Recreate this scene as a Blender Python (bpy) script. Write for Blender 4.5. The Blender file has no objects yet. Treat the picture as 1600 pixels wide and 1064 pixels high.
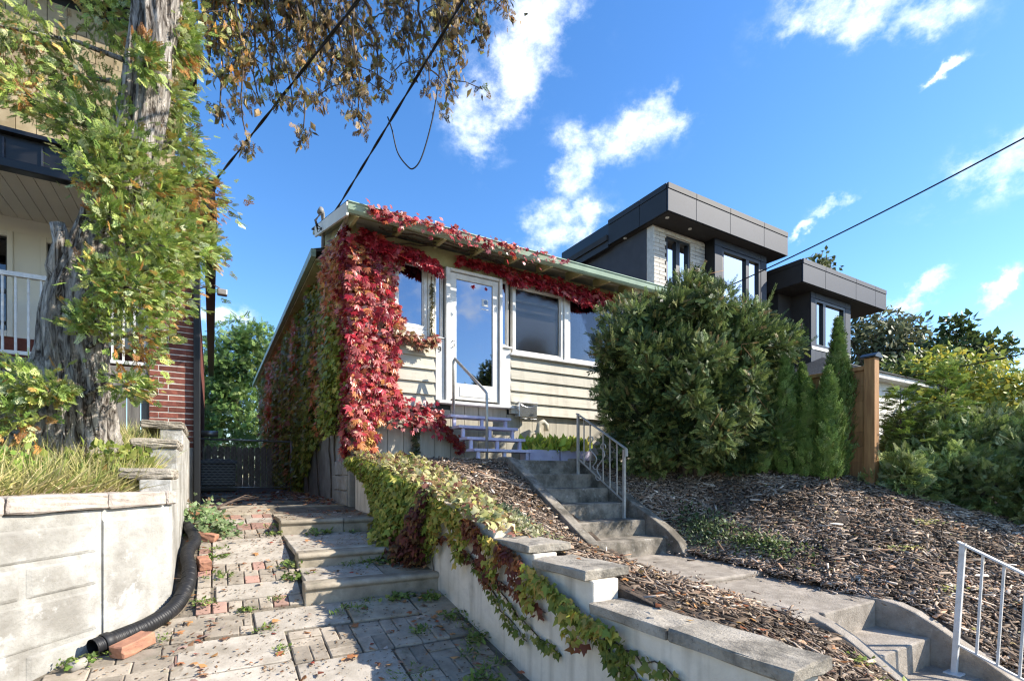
import bpy, bmesh, math, random
import numpy as np
from mathutils import Vector, Matrix
random.seed(7); rng = np.random.default_rng(7)
SC = bpy.context.scene; COL = SC.collection; R = math.radians

# ------------------------------------------------------------------ camera, sky, sun, exposure
# metres; x runs along the house front, y into the depth, z is measured from eye height (street about -1.7)
cam = bpy.data.cameras.new('camera'); cam.sensor_width = 36; cam.lens = 36*790/1600
cam.shift_y = (745-532)/1600; cam.clip_start = .05; cam.clip_end = 3000
camo = bpy.data.objects.new('camera', cam); COL.objects.link(camo)
camo.location = (0, 0, 0); camo.rotation_euler = (R(90), 0, R(-30.7)); SC.camera = camo
SUN = Vector((1.22, -.78, 1.0)).normalized()

def build_world():
    w = bpy.data.worlds.new('World'); SC.world = w; w.use_nodes = True
    nt = w.node_tree; N = nt.nodes; L = nt.links; N.clear()
    def nd(t, **k):
        n = N.new(t)
        for a, v in k.items(): setattr(n, a, v)
        return n
    def math_(op, a, b=None, c=None, clamp=False):
        n = nd('ShaderNodeMath', operation=op, use_clamp=clamp)
        for i, x in enumerate((a, b, c)):
            if x is None: continue
            if isinstance(x, (int, float)): n.inputs[i].default_value = x
            else: L.new(x, n.inputs[i])
        return n.outputs[0]
    sky = nd('ShaderNodeTexSky'); sky.sky_type = 'NISHITA'; sky.sun_disc = False
    sky.sun_elevation = math.asin(SUN.z); sky.sun_rotation = math.atan2(SUN.x, SUN.y)
    sky.altitude = 100; sky.air_density = 1.0; sky.dust_density = .25; sky.ozone_density = 2.2
    hs = nd('ShaderNodeHueSaturation'); hs.inputs['Saturation'].default_value = 1.27; hs.inputs['Hue'].default_value = .505; hs.inputs['Value'].default_value = 1.0
    L.new(sky.outputs[0], hs.inputs['Color'])
    # clouds, laid out by compass bearing and height above the horizon
    tc = nd('ShaderNodeTexCoord'); sx = nd('ShaderNodeSeparateXYZ'); L.new(tc.outputs['Generated'], sx.inputs[0])
    az = math_('ARCTAN2', sx.outputs[0], sx.outputs[1]); el = math_('ARCSINE', sx.outputs[2])
    nz = nd('ShaderNodeTexNoise'); nz.inputs['Scale'].default_value = 11; nz.inputs['Detail'].default_value = 12; nz.inputs['Roughness'].default_value = .66
    mp = nd('ShaderNodeMapping'); mp.inputs['Scale'].default_value = (1, 1, 1.5); L.new(tc.outputs['Generated'], mp.inputs[0]); L.new(mp.outputs[0], nz.inputs['Vector'])
    nz2 = nd('ShaderNodeTexNoise'); nz2.inputs['Scale'].default_value = 6.1; nz2.inputs['Detail'].default_value = 6; nz2.inputs['Roughness'].default_value = .55
    L.new(mp.outputs[0], nz2.inputs['Vector'])
    nw = nd('ShaderNodeTexNoise'); nw.inputs['Scale'].default_value = 13.0; nw.inputs['Detail'].default_value = 6; nw.inputs['Roughness'].default_value = .6; L.new(tc.outputs['Generated'], nw.inputs['Vector'])
    sw = nd('ShaderNodeSeparateColor'); L.new(nw.outputs['Color'], sw.inputs[0])
    az = math_('ADD', az, math_('MULTIPLY', math_('SUBTRACT', sw.outputs[0], .5), .13)); el = math_('ADD', el, math_('MULTIPLY', math_('SUBTRACT', sw.outputs[1], .5), .10))
    # (bearing, height, half length, half width, tilt) in degrees
    CL = [(34, 42.5, 4, 2.8, 70), (31.2, 38.8, 3.5, 2.3, 75), (27, 34.8, 3.0, 2.2, 100), (46.2, 34.2, 3, 1.7, 20), (42.2, 33, 3, 1.8, 15), (38, 31.5, 2.6, 2.2, 60), 
          (35.3, 25.8, 4, 1.9, 5), (39.3, 26.8, 1.9, 1.5, 10), (62.5, 38.2, 3.2, 1.6, -10), (66.5, 36.8, 3, 1.7, -5), (70, 35.3, 2.6, 1.4, 10), (74.8, 23.9, 3, 1.5, 25),
          (69.6, 16.1, 2, .8, 20), (74.6, 15.1, 1.5, .55, 35), (62.8, 24.1, 1.6, .55, 30), (61, 22.4, 1.5, .45, 20), (71.4, 31.5, 1.2, .35, 25), (0, 15.5, 2.5, .7, 10), (85, 20, 4, 1.4, 20), (92, 30, 6, 2, 10)]
    tot = None
    for (a, e, l, wd, t) in CL:
        da = math_('MULTIPLY', math_('SUBTRACT', az, R(a)), math.cos(R(e))); de = math_('SUBTRACT', el, R(e))
        c, s = math.cos(R(t)), math.sin(R(t))
        p = math_('DIVIDE', math_('ADD', math_('MULTIPLY', da, c), math_('MULTIPLY', de, s)), R(l*1.08))
        q = math_('DIVIDE', math_('SUBTRACT', math_('MULTIPLY', de, c), math_('MULTIPLY', da, s)), R(wd*1.08))
        r2 = math_('ADD', math_('MULTIPLY', p, p), math_('MULTIPLY', q, q))
        g = math_('EXPONENT', math_('MULTIPLY', r2, -1.0))
        tot = g if tot is None else math_('MAXIMUM', tot, g)
    # unseen side behind the viewer: scattered cloud, made denser to brighten the shadows
    behind = nd('ShaderNodeMapRange'); behind.inputs[1].default_value = .1; behind.inputs[2].default_value = -.5
    L.new(sx.outputs[1], behind.inputs[0])
    field = math_('MULTIPLY', math_('SUBTRACT', nz2.outputs[0], .46), 3.6, clamp=True)
    tot = math_('MAXIMUM', tot, math_('MULTIPLY', field, behind.outputs[0]))
    dens = math_('MULTIPLY_ADD', tot, .40, math_('MULTIPLY_ADD', math_('SUBTRACT', nz.outputs[0], .5), 1.55, .5))
    ramp = nd('ShaderNodeMapRange'); ramp.interpolation_type = 'SMOOTHSTEP'; ramp.inputs[1].default_value = .50; ramp.inputs[2].default_value = 1.12
    L.new(dens, ramp.inputs[0]); ramp_out = math_('MULTIPLY', ramp.outputs[0], math_('MULTIPLY', tot, 1.9, clamp=True))
    cc = nd('ShaderNodeMix', data_type='RGBA')
    cc.inputs[6].default_value = (3.9, 4.6, 5.7, 1); cc.inputs[7].default_value = (6.3, 6.4, 6.6, 1); L.new(math_('MULTIPLY', math_('SUBTRACT', nz2.outputs[0], .30), 2.6, clamp=True), cc.inputs[0])
    mx = nd('ShaderNodeMix', data_type='RGBA'); L.new(math_('MULTIPLY', ramp_out, .95), mx.inputs[0])
    L.new(hs.outputs[0], mx.inputs[6]); L.new(cc.outputs[2], mx.inputs[7])
    bg = nd('ShaderNodeBackground'); bg.inputs['Strength'].default_value = .138; L.new(mx.outputs[2], bg.inputs[0])
    w.cycles.sampling_method = 'MANUAL'; w.cycles.sample_map_resolution = 512
    out = nd('ShaderNodeOutputWorld'); L.new(bg.outputs[0], out.inputs[0])
build_world()
sun = bpy.data.lights.new('sun', 'SUN'); sun.energy = 4.4; sun.angle = R(.5); sun.color = (1, .93, .82)
suno = bpy.data.objects.new('sun', sun); COL.objects.link(suno); suno.rotation_euler = (-SUN).to_track_quat('-Z', 'Y').to_euler(); suno.location = SUN*60
vs = SC.view_settings; vs.view_transform = 'Standard'; vs.look = 'None'; vs.exposure = 1.16; vs.gamma = 1; vs.use_curve_mapping = False
SC.render.engine = 'CYCLES'; SC.cycles.max_bounces = 6; SC.cycles.transparent_max_bounces = 8
SC.cycles.use_denoising = True; SC.cycles.denoising_prefilter = 'ACCURATE'; SC.cycles.pixel_filter_type = 'BLACKMAN_HARRIS'; SC.cycles.filter_width = 1.25

# ------------------------------------------------------------------ materials
def _nodes(name):
    m = bpy.data.materials.new(name); m.use_nodes = True; nt = m.node_tree
    return m, nt, nt.nodes['Principled BSDF'], nt.nodes.new, nt.links.new
def mat(name, c1, c2=None, scale=4, rough=.8, bump=0, bscale=40, bdist=.01, var=0, spec=.3, metal=0, stretch=(1, 1, 1), lo=.35, hi=.65, spots=None, detail=6, streak=None, dist=0):
    m, nt, b, new, ln = _nodes(name)
    b.inputs['Roughness'].default_value = rough; b.inputs['Metallic'].default_value = metal; b.inputs['Specular IOR Level'].default_value = spec
    c2 = c2 or tuple(x*.75 for x in c1)
    g = new('ShaderNodeNewGeometry'); mp = new('ShaderNodeMapping'); mp.inputs['Scale'].default_value = stretch
    ln(g.outputs['Position'], mp.inputs['Vector'])
    n = new('ShaderNodeTexNoise'); n.inputs['Scale'].default_value = scale; n.inputs['Detail'].default_value = detail; n.inputs['Roughness'].default_value = .62
    n.inputs['Distortion'].default_value = dist; ln(mp.outputs[0], n.inputs['Vector'])
    cr = new('ShaderNodeValToRGB'); cr.color_ramp.elements[0].position = lo; cr.color_ramp.elements[1].position = hi
    cr.color_ramp.elements[0].color = (*c2, 1); cr.color_ramp.elements[1].color = (*c1, 1)
    ln(n.outputs[0], cr.inputs[0]); colr = cr.outputs[0]
    if spots:                       # stains: (colour, noise scale, threshold lo, hi, amount)
        for (sc_, ss, s0, s1, amt) in spots:
            n2 = new('ShaderNodeTexNoise'); n2.inputs['Scale'].default_value = ss; n2.inputs['Detail'].default_value = 5; n2.inputs['Roughness'].default_value = .7
            ln(mp.outputs[0], n2.inputs['Vector'])
            mr = new('ShaderNodeMapRange'); mr.inputs[1].default_value = s0; mr.inputs[2].default_value = s1; mr.inputs[4].default_value = amt
            ln(n2.outputs[0], mr.inputs[0])
            mx = new('ShaderNodeMix'); mx.data_type = 'RGBA'; ln(mr.outputs[0], mx.inputs[0]); ln(colr, mx.inputs[6]); mx.inputs[7].default_value = (*sc_, 1); colr = mx.outputs[2]
    if streak:                      # vertical rain streaks
        mp2 = new('ShaderNodeMapping'); mp2.inputs['Scale'].default_value = (9, 9, .9); ln(g.outputs['Position'], mp2.inputs['Vector'])
        n3 = new('ShaderNodeTexNoise'); n3.inputs['Scale'].default_value = 1; n3.inputs['Detail'].default_value = 6; ln(mp2.outputs[0], n3.inputs['Vector'])
        mr = new('ShaderNodeMapRange'); mr.inputs[1].default_value = .5; mr.inputs[2].default_value = .75; mr.inputs[4].default_value = streak[1]; ln(n3.outputs[0], mr.inputs[0])
        mx = new('ShaderNodeMix'); mx.data_type = 'RGBA'; ln(mr.outputs[0], mx.inputs[0]); ln(colr, mx.inputs[6]); mx.inputs[7].default_value = (*streak[0], 1); colr = mx.outputs[2]
    if var:
        oi = new('ShaderNodeObjectInfo'); hs = new('ShaderNodeHueSaturation'); mr = new('ShaderNodeMapRange')
        mr.inputs[3].default_value = 1-var; mr.inputs[4].default_value = 1+var; ln(oi.outputs['Random'], mr.inputs[0]); ln(mr.outputs[0], hs.inputs['Value'])
        ln(colr, hs.inputs['Color']); colr = hs.outputs[0]
    ln(colr, b.inputs['Base Color'])
    if bump:
        n4 = new('ShaderNodeTexNoise'); n4.inputs['Scale'].default_value = bscale; n4.inputs['Detail'].default_value = 8; n4.inputs['Roughness'].default_value = .7
        n4.inputs['Distortion'].default_value = dist; ln(mp.outputs[0], n4.inputs['Vector'])
        bp = new('ShaderNodeBump'); bp.inputs['Strength'].default_value = bump; bp.inputs['Distance'].default_value = bdist
        ln(n4.outputs[0], bp.inputs['Height']); ln(bp.outputs[0], b.inputs['Normal'])
    return m
def leafmat(name, trans=.3, rough=.5, spec=.25):
    m, nt, b, new, ln = _nodes(name)
    at = new('ShaderNodeAttribute'); at.attribute_name = 'Col'
    b.inputs['Roughness'].default_value = rough; b.inputs['Specular IOR Level'].default_value = spec
    ln(at.outputs['Color'], b.inputs['Base Color'])
    tr = new('ShaderNodeBsdfTranslucent'); ln(at.outputs['Color'], tr.inputs['Color'])
    mx = new('ShaderNodeMixShader'); mx.inputs[0].default_value = trans
    ln(b.outputs[0], mx.inputs[1]); ln(tr.outputs[0], mx.inputs[2]); ln(mx.outputs[0], nt.nodes['Material Output'].inputs[0])
    return m
def glassmat(name, fac, tint=(.8, .85, .85), rough=.01, gl=(1, 1, 1)):
    m, nt, b, new, ln = _nodes(name); nt.nodes.remove(b)
    t = new('ShaderNodeBsdfTransparent'); t.inputs[0].default_value = (*tint, 1)
    g = new('ShaderNodeBsdfGlossy'); g.inputs['Roughness'].default_value = rough; g.inputs[0].default_value = (*gl, 1)
    n = new('ShaderNodeTexNoise'); n.inputs['Scale'].default_value = 1.6; bp = new('ShaderNodeBump'); bp.inputs['Strength'].default_value = .05; bp.inputs['Distance'].default_value = .02
    ge = new('ShaderNodeNewGeometry'); ln(ge.outputs['Position'], n.inputs['Vector']); ln(n.outputs[0], bp.inputs['Height']); ln(bp.outputs[0], g.inputs['Normal'])
    fr = new('ShaderNodeFresnel'); fr.inputs[0].default_value = 1.5
    ad = new('ShaderNodeMath'); ad.operation = 'ADD'; ad.use_clamp = True; ad.inputs[1].default_value = fac; ln(fr.outputs[0], ad.inputs[0])
    mx = new('ShaderNodeMixShader'); ln(ad.outputs[0], mx.inputs[0]); ln(t.outputs[0], mx.inputs[1]); ln(g.outputs[0], mx.inputs[2])
    ln(mx.outputs[0], nt.nodes['Material Output'].inputs[0]); return m
M = {}
M['soil'] = mat('soil', (.10, .075, .05), (.05, .038, .028), 6, .95, .6, 30, .03)
M['sand'] = mat('sand', (.24, .20, .15), (.11, .095, .07), 9, .95, .8, 40, .02, spots=[((.09, .11, .04), 6, .55, .7, .6)])
M['mulchbase'] = mat('mulchbase', (.15, .11, .08), (.06, .045, .034), 14, .95, 1, 45, .04)
M['asphalt'] = mat('asphalt', (.06, .06, .06), (.045, .045, .045), 8, .9, .4, 90)
M['conc'] = mat('conc', (.40, .375, .33), (.24, .22, .19), 5, .9, .55, 70, .006, .06, .2, spots=[((.10, .095, .075), 3.2, .52, .72, .65), ((.47, .45, .41), 11, .58, .75, .5)])
M['concdark'] = mat('concdark', (.32, .28, .225), (.14, .122, .095), 5, .94, .9, 55, .012, .06, .15, lo=.38, hi=.62, spots=[((.045, .044, .038), 2.4, .48, .68, .8), ((.46, .43, .38), 13, .58, .70, .6), ((.09, .085, .07), 30, .55, .7, .5)])
M['path'] = mat('path', (.43, .375, .31), (.28, .24, .195), 7, .94, .9, 70, .012, .05, .15, spots=[((.15, .13, .10), 3, .52, .72, .6), ((.52, .47, .40), 24, .58, .7, .5), ((.12, .10, .08), 40, .58, .7, .45)])
M['slab'] = mat('slab', (.47, .42, .35), (.32, .28, .225), 6, .92, .6, 90, .006, .14, .15, spots=[((.15, .125, .09), 3.1, .50, .70, .6), ((.10, .115, .05), 5, .60, .78, .45), ((.16, .12, .08), 45, .60, .68, .6)])
M['paver'] = mat('paver', (.38, .325, .255), (.26, .22, .17), 9, .93, .6, 90, .006, .22, .15, spots=[((.11, .09, .065), 4, .50, .70, .65), ((.10, .12, .05), 6, .6, .75, .4)])
M['redpaver'] = mat('redpaver', (.40, .23, .175), (.29, .185, .145), 10, .9, .5, 90, .005, .25, .2, spots=[((.16, .13, .1), 5, .52, .75, .55)])
M['loosebrick'] = mat('loosebrick', (.42, .21, .13), (.30, .15, .10), 18, .9, .6, 80, .006, .12, .2, spots=[((.4, .34, .28), 9, .6, .75, .5)])
M['stepcurb'] = mat('stepcurb', (.42, .36, .27), (.27, .225, .165), 5, .92, .6, 70, .006, .06, .2, spots=[((.09, .085, .06), 4, .5, .75, .6), ((.13, .16, .07), 7, .58, .78, .45)])
M['render'] = mat('render', (.43, .415, .375), (.25, .235, .205), 3.2, .92, .8, 11, .02, 0, .12, lo=.36, hi=.60, spots=[((.20, .185, .16), 4.2, .54, .74, .6), ((.56, .55, .52), 4.5, .54, .64, .8), ((.24, .21, .17), 15, .6, .75, .4)], streak=((.24, .225, .19), .55))
M['render2'] = mat('render2', (.82, .75, .64), (.62, .555, .45), 3, .9, .6, 22, .01, 0, .2, spots=[((.28, .23, .17), 3, .55, .75, .55)], streak=((.23, .19, .14), .6))
M['coping'] = mat('coping', (.56, .48, .41), (.37, .315, .265), 14, .92, .9, 45, .012, .10, .2, spots=[((.14, .12, .1), 7, .55, .75, .6)])
M['coping2'] = mat('coping2', (.46, .405, .325), (.28, .245, .195), 6, .94, .9, 60, .012, .08, .15, spots=[((.06, .055, .045), 3.6, .50, .68, .85), ((.12, .10, .08), 35, .56, .68, .6)])
M['brick'] = mat('brick', (.22, .075, .052), (.13, .045, .035), 15, .88, .4, 80, .004, .28, .2)
M['mortar'] = mat('mortar', (.58, .53, .47), (.44, .40, .35), 12, .95, .4, 60)
M['found'] = mat('found', (.40, .37, .32), (.25, .23, .20), 3, .92, .5, 40, .008, 0, .2, spots=[((.42, .41, .39), 3, .58, .68, .7)])
M['siding'] = mat('siding', (.59, .555, .46), (.46, .43, .35), 3, .8, .5, 40, .004, .08, .2, 0, (.5, 4, 6), spots=[((.24, .215, .165), 3, .52, .75, .5), ((.62, .60, .53), 9, .58, .72, .5)], streak=((.27, .24, .19), .35))
M['skirt'] = mat('skirt', (.47, .43, .345), (.36, .33, .265), 4, .8, .3, 50, .003, .05, .25, stretch=(4, 4, .6), spots=[((.2, .17, .12), 3, .6, .8, .4)])
M['white'] = mat('white', (.76, .745, .71), (.60, .58, .53), 5, .55, .25, 40, .003, 0, .35, spots=[((.40, .36, .29), 5, .55, .75, .5)], streak=((.45, .41, .34), .4))
M['whitemetal'] = mat('whitemetal', (.72, .71, .69), (.58, .56, .52), 14, .45, .1, 60, .001, 0, .4, spots=[((.34, .24, .16), 16, .62, .75, .5)])
M['silver'] = mat('silver', (.50, .48, .44), (.36, .34, .30), 12, .45, .1, 80, .001, 0, .5, .35, spots=[((.20, .16, .11), 14, .6, .78, .5)])
M['galv'] = mat('galv', (.48, .46, .42), (.36, .345, .31), 10, .4, .05, 60, .001, 0, .5, .55)
M['eave'] = mat('eave', (.48, .45, .24), (.35, .325, .165), 3, .8, .3, 30, .004, .06, .2, spots=[((.2, .19, .09), 5, .56, .8, .5)])
M['gutter'] = mat('gutter', (.36, .46, .34), (.28, .37, .27), 4, .5, .1, 30, .003, 0, .4, spots=[((.2, .2, .14), 6, .58, .8, .5)])
M['shingle'] = mat('shingle', (.11, .105, .10), (.06, .058, .055), 20, .95, .8, 60, .01, .2, .2)
M['tan'] = mat('tan', (.42, .33, .20), (.30, .23, .13), 6, .85, .3, 30, .004, .14, .2)
M['dark'] = mat('dark', (.022, .021, .020), (.014, .014, .014), 5, .45, 0, 30, .01, 0, .4)
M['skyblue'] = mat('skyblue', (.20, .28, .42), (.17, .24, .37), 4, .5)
M['interior'] = mat('interior', (.58, .49, .40), (.45, .38, .30), 3, .9)
M['intfloor'] = mat('intfloor', (.22, .15, .10), (.15, .10, .07), 3, .6)
M['charcoal'] = mat('charcoal', (.030, .032, .038), (.026, .028, .033), 3, .6, .03, 5, .02, .08, .25)
M['grey'] = mat('grey', (.034, .042, .060), (.030, .037, .053), 2, .6, .03, 5, .02, .08, .25)
M['stucco'] = mat('stucco', (.062, .062, .07), (.05, .05, .057), 3, .9, .35, 160, .003)
M['browndark'] = mat('browndark', (.042, .038, .037), (.034, .031, .03), 4, .8, .3, 60)
M['limestone'] = mat('limestone', (.62, .58, .51), (.48, .44, .38), 5, .85, .3, 60, .004, .07)
M['black'] = mat('black', (.012, .012, .013), (.010, .010, .011), 5, .35, 0, 30, .01, 0, .4)
M['plastic'] = mat('plastic', (.018, .018, .019), (.014, .014, .015), 12, .5, .15, 60, .001, 0, .35, spots=[((.12, .10, .08), 9, .56, .75, .4)])
M['soffit'] = mat('soffit', (.70, .65, .55), (.64, .59, .49), 2, .6, 0, 30, .01, .03)
M['cream'] = mat('cream', (.80, .76, .65), (.73, .69, .59), 2, .6, .1, 30, .002)
M['lavender'] = mat('lavender', (.62, .58, .72), (.50, .46, .60), 7, .65, .2, 40, .002, .05, .3, spots=[((.3, .28, .27), 9, .6, .78, .5)])
M['beige'] = mat('beige', (.52, .47, .36), (.42, .38, .285), 12, .55, .15, 40, .002)
M['steel'] = mat('steel', (.80, .82, .85), (.7, .72, .75), 6, .18, .05, 20, .002, 0, .5, .9)
M['cedarwood'] = mat('cedarwood', (.40, .215, .09), (.26, .13, .055), 5, .7, .3, 40, .003, .12, .25, stretch=(5, 5, .5))
M['oldwood'] = mat('oldwood', (.20, .185, .165), (.11, .10, .09), 6, .9, .5, 50, .005, .22, .15, stretch=(6, 6, .5))
M['fencewood'] = mat('fencewood', (.34, .28, .21), (.18, .15, .115), 6, .92, .5, 40, .005, .2, .15, stretch=(6, 6, .5))
M['ac'] = mat('ac', (.13, .14, .165), (.10, .11, .13), 5, .5, 0, 30, .01, 0, .4)
M['bark'] = mat('bark', (.70, .63, .55), (.085, .066, .052), 7, .95, 1, 7, .09, 0, .1, stretch=(4, 4, .7), lo=.40, hi=.60, detail=12, dist=.9)
M['twig'] = mat('twig', (.13, .095, .07), (.07, .05, .04), 20, .9, .3, 60)
M['vinestem'] = mat('vinestem', (.10, .07, .05), (.06, .045, .03), 20, .9, .3, 60)
M['wire'] = mat('wire', (.014, .014, .015), (.012, .012, .013), 8, .55)
M['insul'] = mat('insul', (.30, .29, .27), (.2, .19, .18), 8, .5)
M['leaf'] = leafmat('leaf', .32); M['redleaf'] = leafmat('redleaf', .38, .36, .55)
M['needle'] = leafmat('needle', .16, .5, .3); M['cedarleaf'] = leafmat('cedarleaf', .26, .5, .3); M['dryleaf'] = leafmat('dryleaf', .22, .7, .15)
M['chip'] = leafmat('chip', 0, .95, .1); M['grass'] = leafmat('grass', .3, .6, .2)
M['doorglass'] = glassmat('doorglass', .34, (.30, .33, .36), .01, (.62, .68, .78)); M['winglass'] = glassmat('winglass', .06, (.55, .56, .56), .01, (.8, .8, .85)); M['screen'] = glassmat('screen', .03, (.70, .68, .66), .25, (.55, .55, .56))
M['skyglass'] = glassmat('skyglass', .62, (.12, .13, .14)); M['warmglass'] = glassmat('warmglass', .40, (.14, .14, .14))

# ------------------------------------------------------------------ helpers
def link(o, parent=None):
    COL.objects.link(o)
    if parent is not None: o.parent = parent
    return o
def empty(name, loc=(0, 0, 0)):
    o = bpy.data.objects.new(name, None); o.empty_display_size = .1; o.location = loc; return link(o)
def tag(o, label=None, cat=None, group=None, kind=None):
    if label: o['label'] = label
    if cat: o['category'] = cat
    if group: o['group'] = group
    if kind: o['kind'] = kind
    return o
class MB:
    def __init__(s): s.v = []; s.f = []
    def add(s, vs_, fs): k = len(s.v); s.v += [tuple(v) for v in vs_]; s.f += [tuple(i+k for i in f) for f in fs]; return s
    def box(s, x0, x1, y0, y1, z0, z1):
        return s.add([(x0, y0, z0), (x1, y0, z0), (x1, y1, z0), (x0, y1, z0), (x0, y0, z1), (x1, y0, z1), (x1, y1, z1), (x0, y1, z1)],
                     [(0, 3, 2, 1), (4, 5, 6, 7), (0, 1, 5, 4), (1, 2, 6, 5), (2, 3, 7, 6), (3, 0, 4, 7)])
    def prism(s, poly, axis, a, b):     # poly in the two other axes, extruded along axis from a to b
        n = len(poly)
        def P(p, t): return {'x': (t, p[0], p[1]), 'y': (p[0], t, p[1]), 'z': (p[0], p[1], t)}[axis]
        vs_ = [P(p, a) for p in poly]+[P(p, b) for p in poly]
        fs = [tuple(range(n)), tuple(range(2*n-1, n-1, -1))]+[(i, i+n, (i+1) % n+n, (i+1) % n) for i in range(n)]
        return s.add(vs_, fs)
    def tube(s, pts, r, n=8, cap=True, flat=None):
        pts = [Vector(p) for p in pts]; rs = r if isinstance(r, (list, tuple)) else [r]*len(pts)
        vs_ = []; fs = []; up = None
        for i, p in enumerate(pts):
            t = (pts[min(i+1, len(pts)-1)]-pts[max(i-1, 0)]).normalized()
            if up is None: up = t.orthogonal().normalized()
            a = (up-t*up.dot(t)); a = a.normalized() if a.length > 1e-5 else t.orthogonal().normalized(); up = a; b = t.cross(a)
            for k in range(n):
                an = 2*math.pi*(k+.5)/n; vs_.append(p+(a*math.cos(an)+b*math.sin(an))*rs[i])
        for i in range(len(pts)-1):
            for k in range(n): fs.append((i*n+k, i*n+(k+1) % n, (i+1)*n+(k+1) % n, (i+1)*n+k))
        if cap: fs += [tuple(range(n-1, -1, -1)), tuple(range((len(pts)-1)*n, len(pts)*n))]
        return s.add(vs_, fs)
    def bar(s, p, q, w, h=None):
        h = h or w; p, q = Vector(p), Vector(q); t = (q-p).normalized()
        a = Vector((0, 0, 1)).cross(t); a = a.normalized() if a.length > 1e-4 else Vector((1, 0, 0)); b = t.cross(a)
        vs_ = [e+a*sx*w/2+b*sy*h/2 for e in (p, q) for sx, sy in ((-1, -1), (1, -1), (1, 1), (-1, 1))]
        return s.add(vs_, [(0, 3, 2, 1), (4, 5, 6, 7), (0, 1, 5, 4), (1, 2, 6, 5), (2, 3, 7, 6), (3, 0, 4, 7)])
    def mesh(s, name, m, smooth=False):
        me = bpy.data.meshes.new(name); me.from_pydata(s.v, [], s.f); me.materials.append(M[m])
        bm = bmesh.new(); bm.from_mesh(me); bmesh.ops.recalc_face_normals(bm, faces=bm.faces); bm.to_mesh(me); bm.free()
        if smooth: me.polygons.foreach_set('use_smooth', [True]*len(me.polygons))
        return me
    def build(s, name, m, parent=None, bevel=0, smooth=False, seg=2):
        o = bpy.data.objects.new(name, s.mesh(name, m, smooth)); link(o, parent)
        if parent is not None and parent.type == 'EMPTY': o.matrix_parent_inverse = Matrix.Translation(-parent.location)
        if bevel:
            b = o.modifiers.new('bevel', 'BEVEL'); b.width = bevel; b.segments = seg; b.limit_method = 'ANGLE'
        return o
def rough_stone(name, dims, m, bevel=.01, cuts=3, amp=.006, seed=0):
    """a worn block: subdivided, bevelled and knocked about, origin at its centre"""
    bm = bmesh.new(); bmesh.ops.create_cube(bm, size=1)
    for v in bm.verts: v.co = Vector((v.co.x*dims[0], v.co.y*dims[1], v.co.z*dims[2]))
    bmesh.ops.bevel(bm, geom=list(bm.edges), offset=bevel, segments=1, affect='EDGES')
    if cuts: bmesh.ops.subdivide_edges(bm, edges=[e for e in bm.edges if e.calc_length() > .05], cuts=cuts, use_grid_fill=True)
    r = random.Random(seed)
    for v in bm.verts: v.co += Vector((r.uniform(-amp, amp), r.uniform(-amp, amp), r.uniform(-amp, amp)))
    me = bpy.data.meshes.new(name); bm.to_mesh(me); bm.free(); me.materials.append(M[m]); return me
def place(name, me, loc, rot=(0, 0, 0), scale=(1, 1, 1), parent=None):
    o = bpy.data.objects.new(name, me); link(o, parent)
    o.location = Vector(loc)-(parent.location if parent is not None else Vector((0, 0, 0))); o.rotation_euler = rot; o.scale = scale; return o
def unit(v): return v/np.maximum(np.linalg.norm(v, axis=-1, keepdims=True), 1e-9)
def frames(D, Nn):
    """rotation matrices whose y axis is D and whose z axis is near Nn"""
    D = unit(D); X = unit(np.cross(D, Nn)); Z = np.cross(X, D); return np.stack([X, D, Z], axis=-1)
def inst(name, tmpl, Rm, T, S, C, m, parent=None, kind=None):
    """many copies of a few leaf shapes joined into one mesh with a colour on every leaf"""
    tm = tmpl if isinstance(tmpl, list) else [tmpl]; n = len(T); S = np.broadcast_to(np.asarray(S, float), (n,)) if np.ndim(S) <= 1 else S
    which = rng.integers(0, len(tm), n); V = []; LV = []; LS = []; CC = []; off = 0
    for k, (tv, tf) in enumerate(tm):
        ix = np.nonzero(which == k)[0]
        if len(ix) == 0: continue
        tv = np.asarray(tv, float); sc = S[ix][:, None, None] if S.ndim == 1 else S[ix][:, None, :]
        P = np.einsum('nij,nkj->nki', Rm[ix], tv[None]*sc)+T[ix][:, None, :]
        nv = len(tv); V.append(P.reshape(-1, 3)); CC.append(np.repeat(C[ix], nv, axis=0))
        fl = np.concatenate([np.asarray(f) for f in tf]); sz = np.array([len(f) for f in tf])
        LV.append((fl[None]+off+np.arange(len(ix))[:, None]*nv).ravel()); LS.append(np.tile(sz, len(ix))); off += nv*len(ix)
    V = np.concatenate(V); LV = np.concatenate(LV); LS = np.concatenate(LS); CC = np.concatenate(CC)
    me = bpy.data.meshes.new(name); me.vertices.add(len(V)); me.vertices.foreach_set('co', V.astype(np.float32).ravel())
    me.loops.add(len(LV)); me.loops.foreach_set('vertex_index', LV.astype(np.int32))
    me.polygons.add(len(LS)); st = np.concatenate([[0], np.cumsum(LS)[:-1]]); me.polygons.foreach_set('loop_start', st.astype(np.int32))
    me.update(calc_edges=True); me.validate()
    a = me.attributes.new('Col', 'FLOAT_COLOR', 'POINT'); a.data.foreach_set('color', np.concatenate([np.clip(CC, 0, 1), np.ones((len(CC), 1))], 1).astype(np.float32).ravel())
    me.materials.append(M[m]); o = bpy.data.objects.new(name, me); link(o, parent)
    if parent is not None and parent.type == 'EMPTY': o.matrix_parent_inverse = Matrix.Translation(-parent.location)
    if kind: o['kind'] = kind
    return o
def pal(n, cols, w=None, jit=.18):
    cols = np.asarray(cols, float); w = None if w is None else np.asarray(w, float)/np.sum(w)
    i = rng.choice(len(cols), n, p=w); j = rng.choice(len(cols), n, p=w); t = rng.random((n, 1))*.5
    return (cols[i]*(1-t)+cols[j]*t)*(1+rng.normal(0, jit, (n, 1))).clip(.4, 1.8)
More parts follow.
